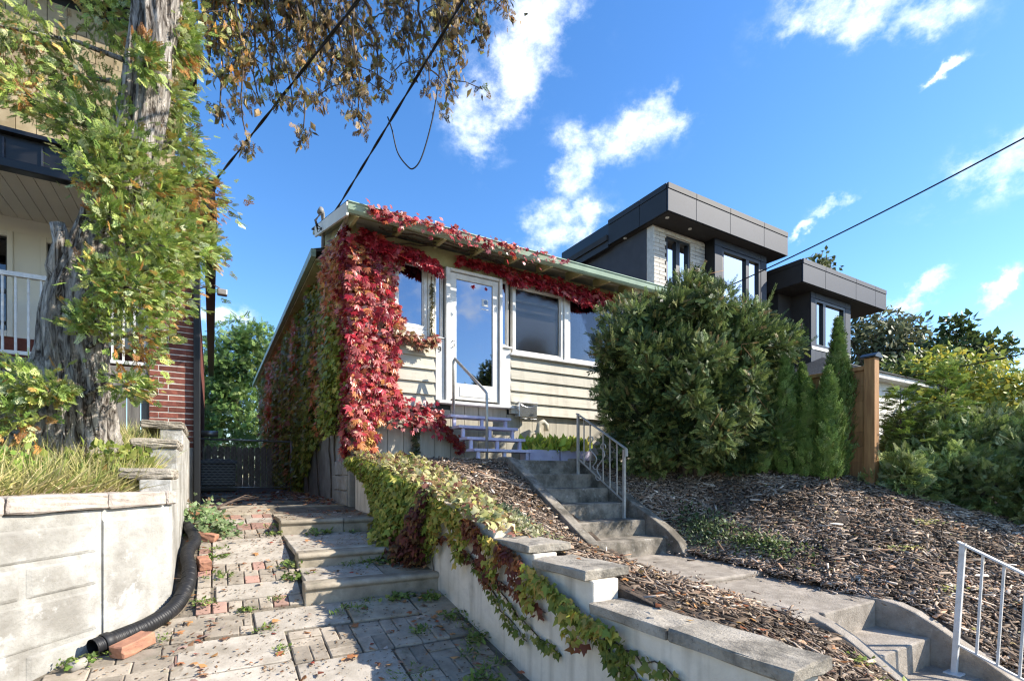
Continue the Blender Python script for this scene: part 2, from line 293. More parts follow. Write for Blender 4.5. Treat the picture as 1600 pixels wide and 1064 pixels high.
def rdir(n): return unit(rng.normal(size=(n, 3)))
def smooth_noise(P, scale, seed=0):
    """cheap value noise from a few sine waves, about -1..1"""
    r = np.random.default_rng(seed); out = 0
    for k in range(6):
        d = unit(r.normal(size=3))*scale*(1+k*.45); out = out+np.sin(P@d+r.random()*6.28)
    return out/3.2
# leaf shapes: tip along +y, face along +z
def kite(p, d, L, w, fold=.12):
    p = np.array(p, float); d = np.array([math.sin(d), math.cos(d), 0]); s = np.array([d[1], -d[0], 0]); z = np.array([0, 0, 1])
    return [p, p+d*L*.45+s*w-z*fold*w, p+d*L-z*.10*L, p+d*L*.45-s*w-z*fold*w], [(0, 1, 2), (0, 2, 3)]
def merge(parts):
    V = []; F = []
    for v, f in parts: k = len(V); V += list(v); F += [tuple(i+k for i in q) for q in f]
    return np.array(V), F
T_CREEP = [merge([kite((0, 0, 0), R(a+j), L, .17, .5) for a, L in ((0, 1), (30+k, .88), (-32, .9), (66, .62), (-70+k, .6))]) for j, k in ((0, 0), (9, 6), (-8, -5), (4, 10))]
T_IVY = (np.array([(0, 0, 0), (.34, -.12, -.05), (.5, .32, -.12), (.24, .38, 0), (0, .9, -.16), (-.24, .38, 0), (-.5, .32, -.12), (-.34, -.12, -.05), (0, .3, .05)]),
         [(0, 1, 2, 8), (2, 3, 8), (3, 4, 8), (4, 5, 8), (5, 6, 8), (6, 7, 0, 8)])
T_LEAF = kite((0, 0, 0), 0, 1, .30, .5); T_LEAF = (np.array(T_LEAF[0]), T_LEAF[1])
T_LONG = kite((0, 0, 0), 0, 1, .13, .5); T_LONG = (np.array(T_LONG[0]), T_LONG[1])
def cedar_spray(seed):
    r = random.Random(seed); P = [kite((0, 0, 0), 0, 1, .035, 0)]
    for i in range(5):
        y = .08+.17*i
        for s in (-1, 1):
            L = (.50-.07*i)*r.uniform(.75, 1.2); a = s*R(r.uniform(32, 50)); P.append(kite((0, y, 0), a, L, .042, 0))
            bx, by = math.sin(a)*L*.42, y+math.cos(a)*L*.42
            P.append(kite((bx, by, r.uniform(-.03, .03)), a-s*R(34), L*.5, .038, 0)); P.append(kite((bx*.8, by-.03, r.uniform(-.03, .03)), a+s*R(30), L*.42, .038, 0))
    return merge(P)
T_CEDAR = [cedar_spray(i) for i in range(3)]
def yew_sprig(seed, n=8, L=.26, w=.030):
    r = random.Random(seed); P = [kite((0, 0, 0), 0, 1, .014, 0)]
    for i in range(n):
        y = .06+.90*i/n
        for s in (-1, 1): P.append(kite((0, y, r.uniform(-.02, .03)), s*R(r.uniform(38, 62)), L*(1-.45*i/n)*r.uniform(.8, 1.2), w, .3))
    return merge(P)
T_YEW = [yew_sprig(i, 8, .30, .042) for i in range(4)]
T_THUJA = [yew_sprig(10+i, 4, .42, .07) for i in range(3)]
T_BLADE = (np.array([(-.012, 0, 0), (.012, 0, 0), (.010, .5, .06), (-.010, .5, .06), (0, 1, .30)]), [(0, 1, 2, 3), (3, 2, 4)])
def lobes_pts(lobes, n, shell=(.62, 1.04), rough=.10, seed=0, cull=.80):
    Lb = [(np.array(c, float), np.array(r, float)) for c, r in lobes]; ar = np.array([(r[0]*r[1]+r[1]*r[2]+r[0]*r[2]) for _, r in Lb]); P = []; D = []
    for (c, r), k in zip(Lb, (ar/ar.sum()*n*1.6).astype(int)):
        d = rdir(k); s = rng.uniform(shell[0]**2, shell[1]**2, (k, 1))**.5
        q = c+d*r*s; q = q+d*(smooth_noise(q, 3.0/np.mean(r), seed)[:, None]*rough*r); P.append(q); D.append(unit(d/r))
    P = np.concatenate(P); D = np.concatenate(D); keep = np.ones(len(P), bool)
    for c, r in Lb: keep &= (((P-c)/(r*cull))**2).sum(1) > .80*(shell[0]/cull)**2 if cull else keep
    ix = np.nonzero(keep)[0]; rng.shuffle(ix); ix = ix[:n]; return P[ix], D[ix]
def rbf(pts):
    A = np.array(pts, float); X = A[:, :2]
    def K(a, b): return np.linalg.norm(a[:, None]-b[None], axis=2)
    n = len(A); G = np.zeros((n+3, n+3)); G[:n, :n] = K(X, X); G[:n, n] = 1; G[:n, n+1:] = X; G[n, :n] = 1; G[n+1:, :n] = X.T
    w = np.linalg.solve(G, np.concatenate([A[:, 2], [0, 0, 0]]))
    def f(x, y):
        q = np.stack([np.atleast_1d(x), np.atleast_1d(y)], 1).astype(float); return K(q, X)@w[:n]+w[n]+q@w[n+1:]
    return f
def height_sheet(name, f, x0, x1, y0, y1, nx, ny, m, bump=.02, skirt=.5, seed=1):
    xs = np.linspace(x0, x1, nx); ys = np.linspace(y0, y1, ny); XX, YY = np.meshgrid(xs, ys); x = XX.ravel(); y = YY.ravel()
    z = f(x, y); P = np.stack([x, y, z], 1); z = z+bump*smooth_noise(P*np.array([1, 1, 0]), 9, seed)
    V = [(a, b, c) for a, b, c in zip(x, y, z)]; F = [(j*nx+i, j*nx+i+1, (j+1)*nx+i+1, (j+1)*nx+i) for j in range(ny-1) for i in range(nx-1)]
    rim = [i for i in range(nx)]+[j*nx+nx-1 for j in range(1, ny)]+[(ny-1)*nx+i for i in range(nx-2, -1, -1)]+[j*nx for j in range(ny-2, 0, -1)]
    k = len(V); V += [(V[i][0], V[i][1], V[i][2]-skirt) for i in rim]; n = len(rim)
    F += [(rim[i], k+i, k+(i+1) % n, rim[(i+1) % n]) for i in range(n)]
    b = MB(); b.v = V; b.f = F; return b.build(name, m, None, 0, True)

# ------------------------------------------------------------------ ground, street
def zl(y):      # the sloping driveway lane
    return np.interp(np.asarray(y, float), [0, 4.05, 4.25, 4.6, 5.0, 5.6, 6.1, 6.7, 7.6, 13.6], [-1.689, -.960, -.885, -.768, -.682, -.590, -.505, -.430, -.369, -.30])
def ground_z(x, y):
    y = np.asarray(y, float); return np.interp(y, [-3, 0, 1, 4, 7, 12, 40, 900], [-1.95, -1.93, -1.75, -1.3, -.75, -.45, -.3, -.3])
def build_ground():
    xs = [-900, -300, -100, -40, -20, -12, -8, -5, -3, -1.5, 0, 1.7, 3.5, 5, 7, 9, 12, 16, 22, 30, 60, 150, 400, 900]
    ys = [-900, -300, -80, -30, -12, -6, -3, -1.2, 0, 1, 2, 3, 4, 5, 6, 7, 8, 10, 12, 16, 22, 30, 60, 150, 400, 900]
    b = MB(); n = len(xs); b.v = [(x, y, float(ground_z(x, y))) for y in ys for x in xs]
    b.f = [(j*n+i, j*n+i+1, (j+1)*n+i+1, (j+1)*n+i) for j in range(len(ys)-1) for i in range(n-1)]
    tag(b.build('ground', 'soil'), kind='structure')
    tag(MB().box(-900, 900, -9, -2.4, -1.99, -1.90).build('road', 'asphalt'), kind='structure')
    tag(MB().box(-60, 60, -1.9, -.4, -1.99, -1.82).build('pavement', 'path', bevel=.01), kind='structure')
build_ground()

# ------------------------------------------------------------------ driveway: slabs, pavers, three steps
_cache = {}
def block(dims, m, bevel=.006, cuts=0, amp=.002, nvar=2):
    k = (tuple(round(d, 2) for d in dims), m)
    if k not in _cache: _cache[k] = [rough_stone('block', k[0], m, bevel, cuts, amp, i*7+len(_cache)) for i in range(nvar)]
    return random.choice(_cache[k])
def build_driveway():
    SL = math.atan(.18)
    b = MB(); ys = [.2, 2, 3, 4.05, 4.25, 4.6, 5.0, 5.6, 6.1, 6.7, 7.6, 9, 12, 16]; k = len(ys)
    for y in ys: b.v += [(-1.6, y, float(zl(y))-.016), (1.75, y, float(zl(y))-.016)]
    b.f = [(2*i, 2*i+1, 2*i+3, 2*i+2) for i in range(k-1)]
    drive = tag(b.build('driveway', 'sand'), kind='structure')
    def lay(name, x0, x1, y0, y1, m, h=.05, gap=.005, dz=0, yaw=0, flat=False, z=None, tilt=0):
        lx, ly = x1-x0-gap, y1-y0-gap
        if lx < .03 or ly < .03: return
        cx, cy = (x0+x1)/2, (y0+y1)/2; SL = math.atan(float(zl(cy+.06)-zl(cy-.06))/.12)
        zz = (float(zl(cy)) if z is None else z)-h/2+dz+random.uniform(-.004, .004)
        me = block((lx, ly*(1 if flat else 1.014), h), m, .006 if h < .06 else .009, 1 if lx > .35 else 0, .002)
        place(name, me, (cx, cy, zz), (tilt if flat else SL+random.uniform(-.008, .008), random.uniform(-.008, .008), yaw+random.uniform(-.008, .008)), (1, 1, 1), drive)
    def prow(x0, x1, y0, y1, w, mixred, h=.05, **k):
        x = x0
        while x < x1-.03:
            e = min(x+w*random.uniform(.93, 1.07), x1); e = x1 if x1-e < .05 else e
            lay('paver', x, e, y0, y1, 'redpaver' if random.random() < mixred else 'paver', h, **k); x = e
    # sloping lane on the left
    X0, X1 = .0, .60
    prow(X0-.05, X1, 6.42, 6.65, .11, .8); lay('slab', X0-.05, .32, 6.15, 6.42, 'slab'); lay('slab', .32, X1, 6.15, 6.42, 'slab'); prow(X0-.05, X1, 5.90, 6.15, .13, .75)
    prow(X0-.05, X1, 5.73, 5.90, .11, .1); prow(X0, X1, 5.55, 5.73, .14, .1)
    lay('slab', X0, X1, 5.12, 5.55, 'slab'); lay('slab', X0, X1, 4.83, 5.12, 'slab')
    prow(X0, X1, 4.65, 4.83, .10, .45); prow(X0, X1, 4.55, 4.65, .11, .15); prow(X0, X1, 4.44, 4.55, .11, .05)
    lay('slab', .02, X1, 4.22, 4.44, 'slab'); prow(X0, X1, 4.09, 4.22, .10, .45)
    for j in range(16):                                     # narrow border bricks beside the pipe
        y = 4.09+j*.172
        lay('paver', -.10, -.005, y, y+.168, 'redpaver' if j % 3 == 0 else 'paver')
    lay('slab', -.1, X1+.02, 6.66, 7.5, 'stepcurb'); lay('slab', -.1, .75, 7.51, 8.3, 'stepcurb', flat=True, z=-.385); lay('slab', .76, 1.62, 7.3, 8.3, 'stepcurb', flat=True, z=-.385)
    lay('slab', -.1, .75, 8.31, 9.2, 'stepcurb', flat=True, z=-.372); lay('slab', .76, 1.62, 8.31, 9.2, 'stepcurb', flat=True, z=-.372)
    lay('slab', -.1, 1.62, 9.21, 10.2, 'stepcurb', flat=True, z=-.36); lay('slab', -.1, 1.62, 10.21, 11.4, 'stepcurb', flat=True, z=-.345)
    # stepped lane on the right: three terraces
    terr = [(4.05, 4.58, -.80), (4.58, 5.62, -.635), (5.62, 7.3, -.445)]
    for (y0, y1, z) in terr: MB().box(.64, 1.72, y0+.14, y1+.02, z-.40, z-.055).build('terrace_bed', 'soil', drive)
    lay('slab', .62, 1.25, 4.21, 4.57, 'slab', flat=True, z=-.786, tilt=.11); lay('slab', 1.25, 1.68, 4.21, 4.57, 'stepcurb', flat=True, z=-.788, tilt=.11)
    lay('slab', .62, 1.30, 4.75, 5.20, 'slab', flat=True, z=-.625, tilt=.05); lay('slab', 1.30, 1.68, 4.75, 5.20, 'slab', flat=True, z=-.628, tilt=.05); lay('slab', .62, 1.28, 5.2, 5.61, 'slab', flat=True, z=-.600, tilt=.05); lay('slab', 1.28, 1.68, 5.2, 5.61, 'slab', flat=True, z=-.603, tilt=.05)
    lay('slab', .62, 1.2, 5.78, 6.5, 'stepcurb', flat=True, z=-.45); lay('slab', 1.2, 1.68, 5.78, 6.5, 'stepcurb', flat=True, z=-.452); lay('slab', .62, 1.66, 6.5, 7.29, 'stepcurb', flat=True, z=-.45)
    def kerb(x0, x1, y, z, h, dep, yaw):                      # a tread block with a rounded nose
        prof = [(0, -h), (0, -.055), (-.018, -.045), (-.026, -.028), (-.020, -.010), (-.004, 0), (dep, 0), (dep, -h)]
        me = MB().prism([(p[0], p[1]) for p in prof], 'x', -(x1-x0)/2, (x1-x0)/2).mesh('step', 'stepcurb', False)
        o = place('step', me, ((x0+x1)/2, y, z), (0, 0, yaw), (1, 1, 1), drive)
        bv = o.modifiers.new('bevel', 'BEVEL'); bv.width = .012; bv.segments = 2; bv.limit_method = 'ANGLE'; return o
    kerb(.60, 1.67, 4.05, -.808, .24, .155, -.02); kerb(.62, 1.69, 4.58, -.645, .22, .155, .02)
    kerb(.60, 1.22, 5.62, -.44, .22, .155, .0); kerb(1.225, 1.69, 5.64, -.445, .22, .15, .02)
    # the wide lower part
    lay('slab', .25, .86, 3.70, 4.05, 'slab', .05); lay('slab', .87, 1.36, 3.67, 4.03, 'stepcurb', .05); lay('slab', 1.37, 1.68, 3.60, 4.03, 'stepcurb', .05)
    for j in range(3):
        prow(-.42+.03*j, .24, 3.74+j*.115, 3.85+j*.115, .19, .08)
    prow(-.30, .24, 4.04, 4.09, .2, .3)
    lay('slab', -.18, .42, 3.30, 3.70, 'slab', .05); lay('slab', -.22, .42, 2.86, 3.29, 'slab', .05); lay('slab', -.26, .42, 2.40, 2.85, 'slab', .05)
    lay('slab', .43, 1.0, 2.78, 3.24, 'slab', .05); lay('slab', .43, 1.0, 2.32, 2.77, 'slab', .05)
    # basket-weave pavers: pairs turned by ninety degrees
    def weave(x0, x1, y0, y1, c=.20):
        ny = 0; y = y0
        while y < y1-.05:
            x = x0; i = ny
            while x < x1-.04:
                xe, ye = min(x+c, x1), min(y+c, y1)
                if i % 2: lay('paver', x, xe, y, (y+ye)/2, 'paver'); lay('paver', x, xe, (y+ye)/2, ye, 'paver')
                else: lay('paver', x, (x+xe)/2, y, ye, 'paver'); lay('paver', (x+xe)/2, xe, y, ye, 'paver')
                x += c; i += 1
            y += c; ny += 1
    weave(.43, .83, 3.25, 3.69); weave(.83, 1.62, 3.24, 3.66); weave(1.01, 1.62, 2.2, 3.23)
    for j in range(9):                                        # coarse bricks along the left wall
        y = 2.5+j*.135; xl = -.80+max(0, (y-3.4))*.75
        prow(xl, -.20+.03*j*.5 if y < 3.7 else -.42, y, y+.132, .20, .1)
build_driveway()

# ------------------------------------------------------------------ the white low wall beside the driveway, front beds, concrete stairs
def build_low_wall():
    w = empty('low_garden_wall', (1.76, 4, -1.0))
    tag(w, 'low white rendered garden wall stepping down beside the paved driveway, half hidden by ivy', 'garden wall')
    tops = [(.98, 2.0, -.685), (2.0, 2.55, -.53), (2.55, 3.05, -.465), (3.05, 3.6, -.33), (3.6, 4.4, -.22), (4.4, 5.3, -.05), (5.3, 6.1, .08), (6.1, 6.95, .18)]
    poly = [(tops[0][0], -1.75)]
    for y0, y1, z in tops: poly += [(y0, z), (y1, z)]
    poly += [(6.95, -.75)]
    MB().prism(poly, 'x', 1.665, 1.84).build('wall', 'render2', w, .008)
    for i, (y0, y1, z, x0, x1) in enumerate([(1.485, 1.99, -.632, 1.63, 1.88), (.955, 1.48, -.632, 1.63, 1.885), (2.02, 2.50, -.478, 1.62, 1.93), (2.56, 3.02, -.412, 1.63, 1.96)]):
        place('coping_slab', rough_stone('coping_slab', (x1-x0, y1-y0, .052), 'coping2', .006, 3, .004, 30+i), ((x0+x1)/2, (y0+y1)/2, z-.026), (random.uniform(-.01, .01), 0, random.uniform(-.015, .015)), (1, 1, 1), w)
    for y in (1.05, 1.5, 2.1, 2.45): MB().box(1.69, 1.85, y-.05, y+.05, -.74 if y < 2 else -.56, -.683 if y < 2 else -.529).build('support_block', 'concdark', w, .01)
build_low_wall()
bedL = rbf([(1.8, 6.9, .20), (3.5, 7.1, .22), (3.4, 5.95, .19), (3.4, 5.5, -.02), (3.4, 5.0, -.30), (3.4, 4.5, -.58), (3.45, 4.1, -.80), (3.5, 3.5, -.86), (3.5, 2.8, -.93), (3.6, 2.2, -.99), (3.72, 1.8, -1.12), (3.72, 1.4, -1.36), (3.72, .8, -1.7),
            (1.86, 6.2, .14), (1.86, 5.2, -.04), (1.86, 4.3, -.22), (1.86, 3.6, -.32), (1.9, 2.8, -.47), (1.9, 2.2, -.56), (1.9, 1.5, -.70), (1.9, .9, -.82), (2.5, 5.8, .13), (2.6, 4.8, -.20), (2.6, 3.8, -.48), (2.7, 2.8, -.70), (2.7, 1.9, -.84), (2.8, 1.0, -1.10), (2.2, .3, -1.4)])
bedR = rbf([(4.75, 2.0, -.98), (4.75, 3, -.90), (4.75, 4.1, -.84), (4.8, 4.5, -.55), (4.8, 5.0, -.25), (4.8, 5.5, .05), (4.8, 5.95, .19), (4.8, 7.1, .22), (4.8, 1.6, -1.10), (4.8, 1.2, -1.38), (4.8, .6, -1.75), (6.5, 3.4, -.02), (7.1, 1.75, -.62), (6, 4.5, .03), (5.6, 2.9, -.52),
            (7.4, 3.6, .05), (7.4, 5.2, .2), (7.4, 7.1, .22), (8.5, 1.5, -.68), (7.2, .6, -1.15), (5.8, 1.0, -1.15), (9.5, 3.5, .0), (5.6, 6.0, .18)])
height_sheet('front_bed', bedL, 1.845, 3.75, .3, 7.16, 50, 130, 'mulchbase', .012, .6); bpy.data.objects['front_bed']['kind'] = 'structure'
height_sheet('front_slope', bedR, 4.74, 9.6, .3, 7.16, 110, 130, 'mulchbase', .014, .6, 2); bpy.data.objects['front_slope']['kind'] = 'structure'

def stair_side(prof, x0, x1, name, m, parent): return MB().prism(prof, 'x', x0, x1).build(name, m, parent, .012)
def build_stairs():
    s = empty('concrete_stairs', (4.07, 5, -.9)); tag(s, 'weathered grey concrete stairs with sloping side walls climbing the mulched bank to the porch', 'stairs')
    Yf = [5.88, 5.54, 5.20, 4.86, 4.52, 4.18]; Zt = [.234, .045, -.143, -.332, -.52, -.71]
    for i, (y, z) in enumerate(zip(Yf, Zt)):
        me = MB().box(-.53, .53, 0, (.36 if i else .75), -.26, 0).mesh('step', 'concdark')
        o = place('step', me, (4.07, y, z+random.uniform(-.004, .004)), (0, 0, random.uniform(-.006, .006)), (1, 1, 1), s)
        bv = o.modifiers.new('bevel', 'BEVEL'); bv.width = .014; bv.segments = 2
    pl = [(6.12, -.7), (6.12, .275), (5.95, .275), (5.80, .235), (4.05, -.755), (3.98, -.86), (3.98, -1.15), (4.8, -1.15)]
    stair_side(pl, 3.40, 3.538, 'side_wall', 'concdark', s)
    pr = [(6.12, -.7), (6.12, .275), (5.95, .275), (5.80, .22), (4.20, -.61), (4.02, -.74), (3.93, -.88), (3.93, -1.15), (4.8, -1.15)]
    stair_side(pr, 4.602, 4.74, 'side_wall', 'concdark', s)
    p = empty('garden_path', (4.1, 3.1, -1.0)); tag(p, 'two pale concrete path slabs between the upper and the lower stairs', 'path')
    def slab(x0, x1, y0, y1, za, zb, sd):
        me = rough_stone('path_slab', (x1-x0, y1-y0, .14), 'path', .012, 6, .004, sd)
        place('path_slab', me, ((x0+x1)/2, (y0+y1)/2, (za+zb)/2-.07), (math.atan2(za-zb, y0-y1)+math.pi if False else math.atan2(zb-za, y1-y0), 0, .01), (1, 1, 1), p)
    slab(3.50, 4.77, 3.02, 4.20, -.925, -.895, 3); slab(3.52, 4.755, 2.06, 3.04, -1.005, -.975, 4)
    l = empty('lower_stairs', (4.25, 1.4, -1.6)); tag(l, 'lower flight of pale concrete steps with curved kerbs leading down to the street', 'stairs')
    for i, (y, z) in enumerate(((2.02, -1.0), (1.66, -1.205), (1.32, -1.41), (.98, -1.61), (.64, -1.80))):
        me = MB().box(-.385, .385, 0, .40 if i else .18, -.26, 0).mesh('step', 'path')
        o = place('step', me, (4.255, y, z), (0, 0, random.uniform(-.006, .006)), (1, 1, 1), l)
        bv = o.modifiers.new('bevel', 'BEVEL'); bv.width = .012; bv.segments = 2
    base = [(.3, -2.1), (2.2, -2.1)]
    right = [(2.2, -.985), (2.0, -.985), (1.88, -1.0), (1.76, -1.04), (1.62, -1.115), (1.4, -1.25), (1.0, -1.50), (.3, -1.92)]
    stair_side([base[0], base[1]]+right, 4.64, 4.76, 'kerb', 'path', l)
    left = [(2.35, -.985), (2.1, -1.0), (1.95, -1.04), (1.8, -1.11), (1.6, -1.235), (1.2, -1.48), (.3, -2.02)]
    stair_side([(.3, -2.1), (2.35, -2.1)]+left, 3.745, 3.868, 'kerb', 'path', l)
build_stairs()

# ------------------------------------------------------------------ neighbour's retaining wall on the left and its lawn
def build_left_wall():
    w = empty('retaining_wall', (-.6, 4.0, -1.1)); tag(w, 'whitewashed block retaining wall with rough stone coping, bending along the left of the driveway', 'retaining wall')
    P = [(-.255, 4.30), (-.57, 3.885), (-1.02, 3.30), (-1.9, 2.2)]
    def seg(a, b, t=.20):
        a, b = Vector(a), Vector(b); d = (b-a).normalized(); n = Vector((d.y, -d.x)) if d.y < 0 else Vector((-d.y, d.x))
        n = Vector((d.y, -d.x)); n = n if n.x < 0 else -n; return a, b, d, n
    zt = -.195
    for i in range(3):
        a, b, d, n = seg(P[i], P[i+1])
        L = (b-a).length; rows = 5 if i < 2 else 3; zb = -1.45
        # rendered courses, each panel a little proud or shy of its neighbours
        MB().add([(a.x, a.y, zb), (b.x, b.y, zb), (b.x, b.y, zt), (a.x, a.y, zt), (a.x+n.x*.2, a.y+n.y*.2, zb), (b.x+n.x*.2, b.y+n.y*.2, zb), (b.x+n.x*.2, b.y+n.y*.2, zt), (a.x+n.x*.2, a.y+n.y*.2, zt)],
                 [(0, 1, 2, 3), (7, 6, 5, 4), (0, 4, 5, 1), (1, 5, 6, 2), (2, 6, 7, 3), (3, 7, 4, 0)]).build('wall_face', 'render', w, .006)
        if i == 1:
            rz = [-.27, -.47, -.66, -.93, -1.3]
            for k in range(4):
                cutp = [0, .62, 1] if k % 2 else [0, 1]
                for q in range(len(cutp)-1):
                    p0 = a+d*(.03+cutp[q]*(L-.05)); p1 = a+d*(cutp[q+1]*(L-.05)+.005); off = random.uniform(.006, .012); o = -n*off
                    MB().add([(p0.x, p0.y, rz[k+1]+.02), (p1.x, p1.y, rz[k+1]+.02), (p1.x, p1.y, rz[k]), (p0.x, p0.y, rz[k]), (p0.x+o.x+d.x*.02, p0.y+o.y+d.y*.02, rz[k+1]+.045), (p1.x+o.x-d.x*.03, p1.y+o.y-d.y*.03, rz[k+1]+.038), (p1.x+o.x-d.x*.025, p1.y+o.y-d.y*.025, rz[k]-.012), (p0.x+o.x+d.x*.03, p0.y+o.y+d.y*.03, rz[k]-.02)],
                             [(0, 3, 2, 1), (4, 5, 6, 7), (0, 1, 5, 4), (1, 2, 6, 5), (2, 3, 7, 6), (3, 0, 4, 7)]).build('block_panel', 'render', w, .014)
        else:
            MB().add([(a.x-n.x*.0, a.y-n.y*.0, -.255), (b.x, b.y, -.255), (b.x-n.x*.012, b.y-n.y*.012, -1.45), (a.x-n.x*.012, a.y-n.y*.012, -1.45), (b.x-n.x*.012, b.y-n.y*.012, -.27), (a.x-n.x*.012, a.y-n.y*.012, -.27)],
                     [(0, 1, 4, 5), (5, 4, 2, 3), (0, 5, 3), (1, 2, 4)]).build('block_panel', 'render', w)
    a, b, d, n = seg(P[1], P[2]); q = a+d*(b-a).length*.86                                    # pier at the far left
    MB().add([(q.x-n.x*.05, q.y-n.y*.05, -1.5), (q.x+d.x*.5-n.x*.05, q.y+d.y*.5-n.y*.05, -1.5), (q.x+d.x*.5+n.x*.2, q.y+d.y*.5+n.y*.2, -1.5), (q.x+n.x*.2, q.y+n.y*.2, -1.5),
              (q.x-n.x*.05, q.y-n.y*.05, -.2), (q.x+d.x*.5-n.x*.05, q.y+d.y*.5-n.y*.05, -.2), (q.x+d.x*.5+n.x*.2, q.y+d.y*.5+n.y*.2, -.2), (q.x+n.x*.2, q.y+n.y*.2, -.2)],
             [(0, 3, 2, 1), (4, 5, 6, 7), (0, 1, 5, 4), (1, 2, 6, 5), (2, 3, 7, 6), (3, 0, 4, 7)]).build('pier', 'render', w, .01)
    # coping stones with a broken face
    run = [(0, 0, .07), (0, .07, .50), (1, 0, .56), (1, .565, .98), (2, .25, .8), (2, .81, 1.4)]
    for i, (s, t0, t1) in enumerate([(0, -.03, .06), (0, .065, .50), (1, -.02, .54), (1, .545, .80), (2, .07, .6), (2, .61, 1.3)]):
        a, b, d, n = seg(P[s], P[s+1]); c = a+d*(t0+t1)/2+n*.10
        place('coping_stone', rough_stone('coping_stone', (t1-t0-.006, .27, .092), 'coping', .010, 3, .0035, 50+i), (c.x, c.y, -.145), (0, 0, math.atan2(d.y, d.x)), (1, 1, 1), w)
    # return wall climbing beside the driveway in steps
    st = [(4.30, 5.0, -.02), (5.0, 5.9, .23), (5.9, 7.6, .46)]
    poly = [(4.30, -1.4)]
    for y0, y1, z in st: poly += [(y0, z), (y1, z)]
    poly += [(7.6, -.7)]
    MB().prism(poly, 'x', -.43, -.245).build('return_wall', 'render', w, .008)
    for i, (y0, z, xl) in enumerate(((4.34, -.015, -.55), (5.02, .235, -.56), (5.92, .465, -.58))):
        for k in range(2 if i < 2 else 3):
            ya = y0+k*.36-.04; L = .355
            if ya+L > st[i][1]+.02 and i < 2: L = st[i][1]+.01-ya
            place('coping_stone', rough_stone('coping_stone', (-.235-xl, L, .075), 'coping2', .012, 5, .006, 70+i*4+k), ((xl-.235)/2, ya+L/2, z+.037), (0, 0, random.uniform(-.02, .02)), (1, 1, 1), w)
build_left_wall()
lawn_z = rbf([(-.45, 4.35, -.17), (-.7, 4.0, -.17), (-1.2, 3.4, -.17), (-2.1, 2.3, -.17), (-.45, 5.2, .02), (-.5, 6.2, .22), (-.5, 7.8, .38), (-1.2, 5, .12), (-2.5, 4.5, .12), (-1.6, 6.5, .33), (-3.5, 7.8, .4), (-4, 3, -.05), (-1.5, 7.8, .38)])
def build_lawn():
    xs = np.linspace(-4.2, -.44, 50); b = MB(); nx = len(xs); rows = []
    for t in np.linspace(0, 1, 40):
        for x in xs:
            y0 = 4.42+min(0, (x+.44))*1.28; y0 = max(y0, 1.5); y = y0+t*(8.0-y0); b.v.append((x, y, float(lawn_z(x, y)[0])+.02*math.sin(x*7+y*5)))
    b.f = [(j*nx+i, j*nx+i+1, (j+1)*nx+i+1, (j+1)*nx+i) for j in range(39) for i in range(nx-1)]
    tag(b.build('lawn', 'soil', None, 0, True), kind='structure')
build_lawn()

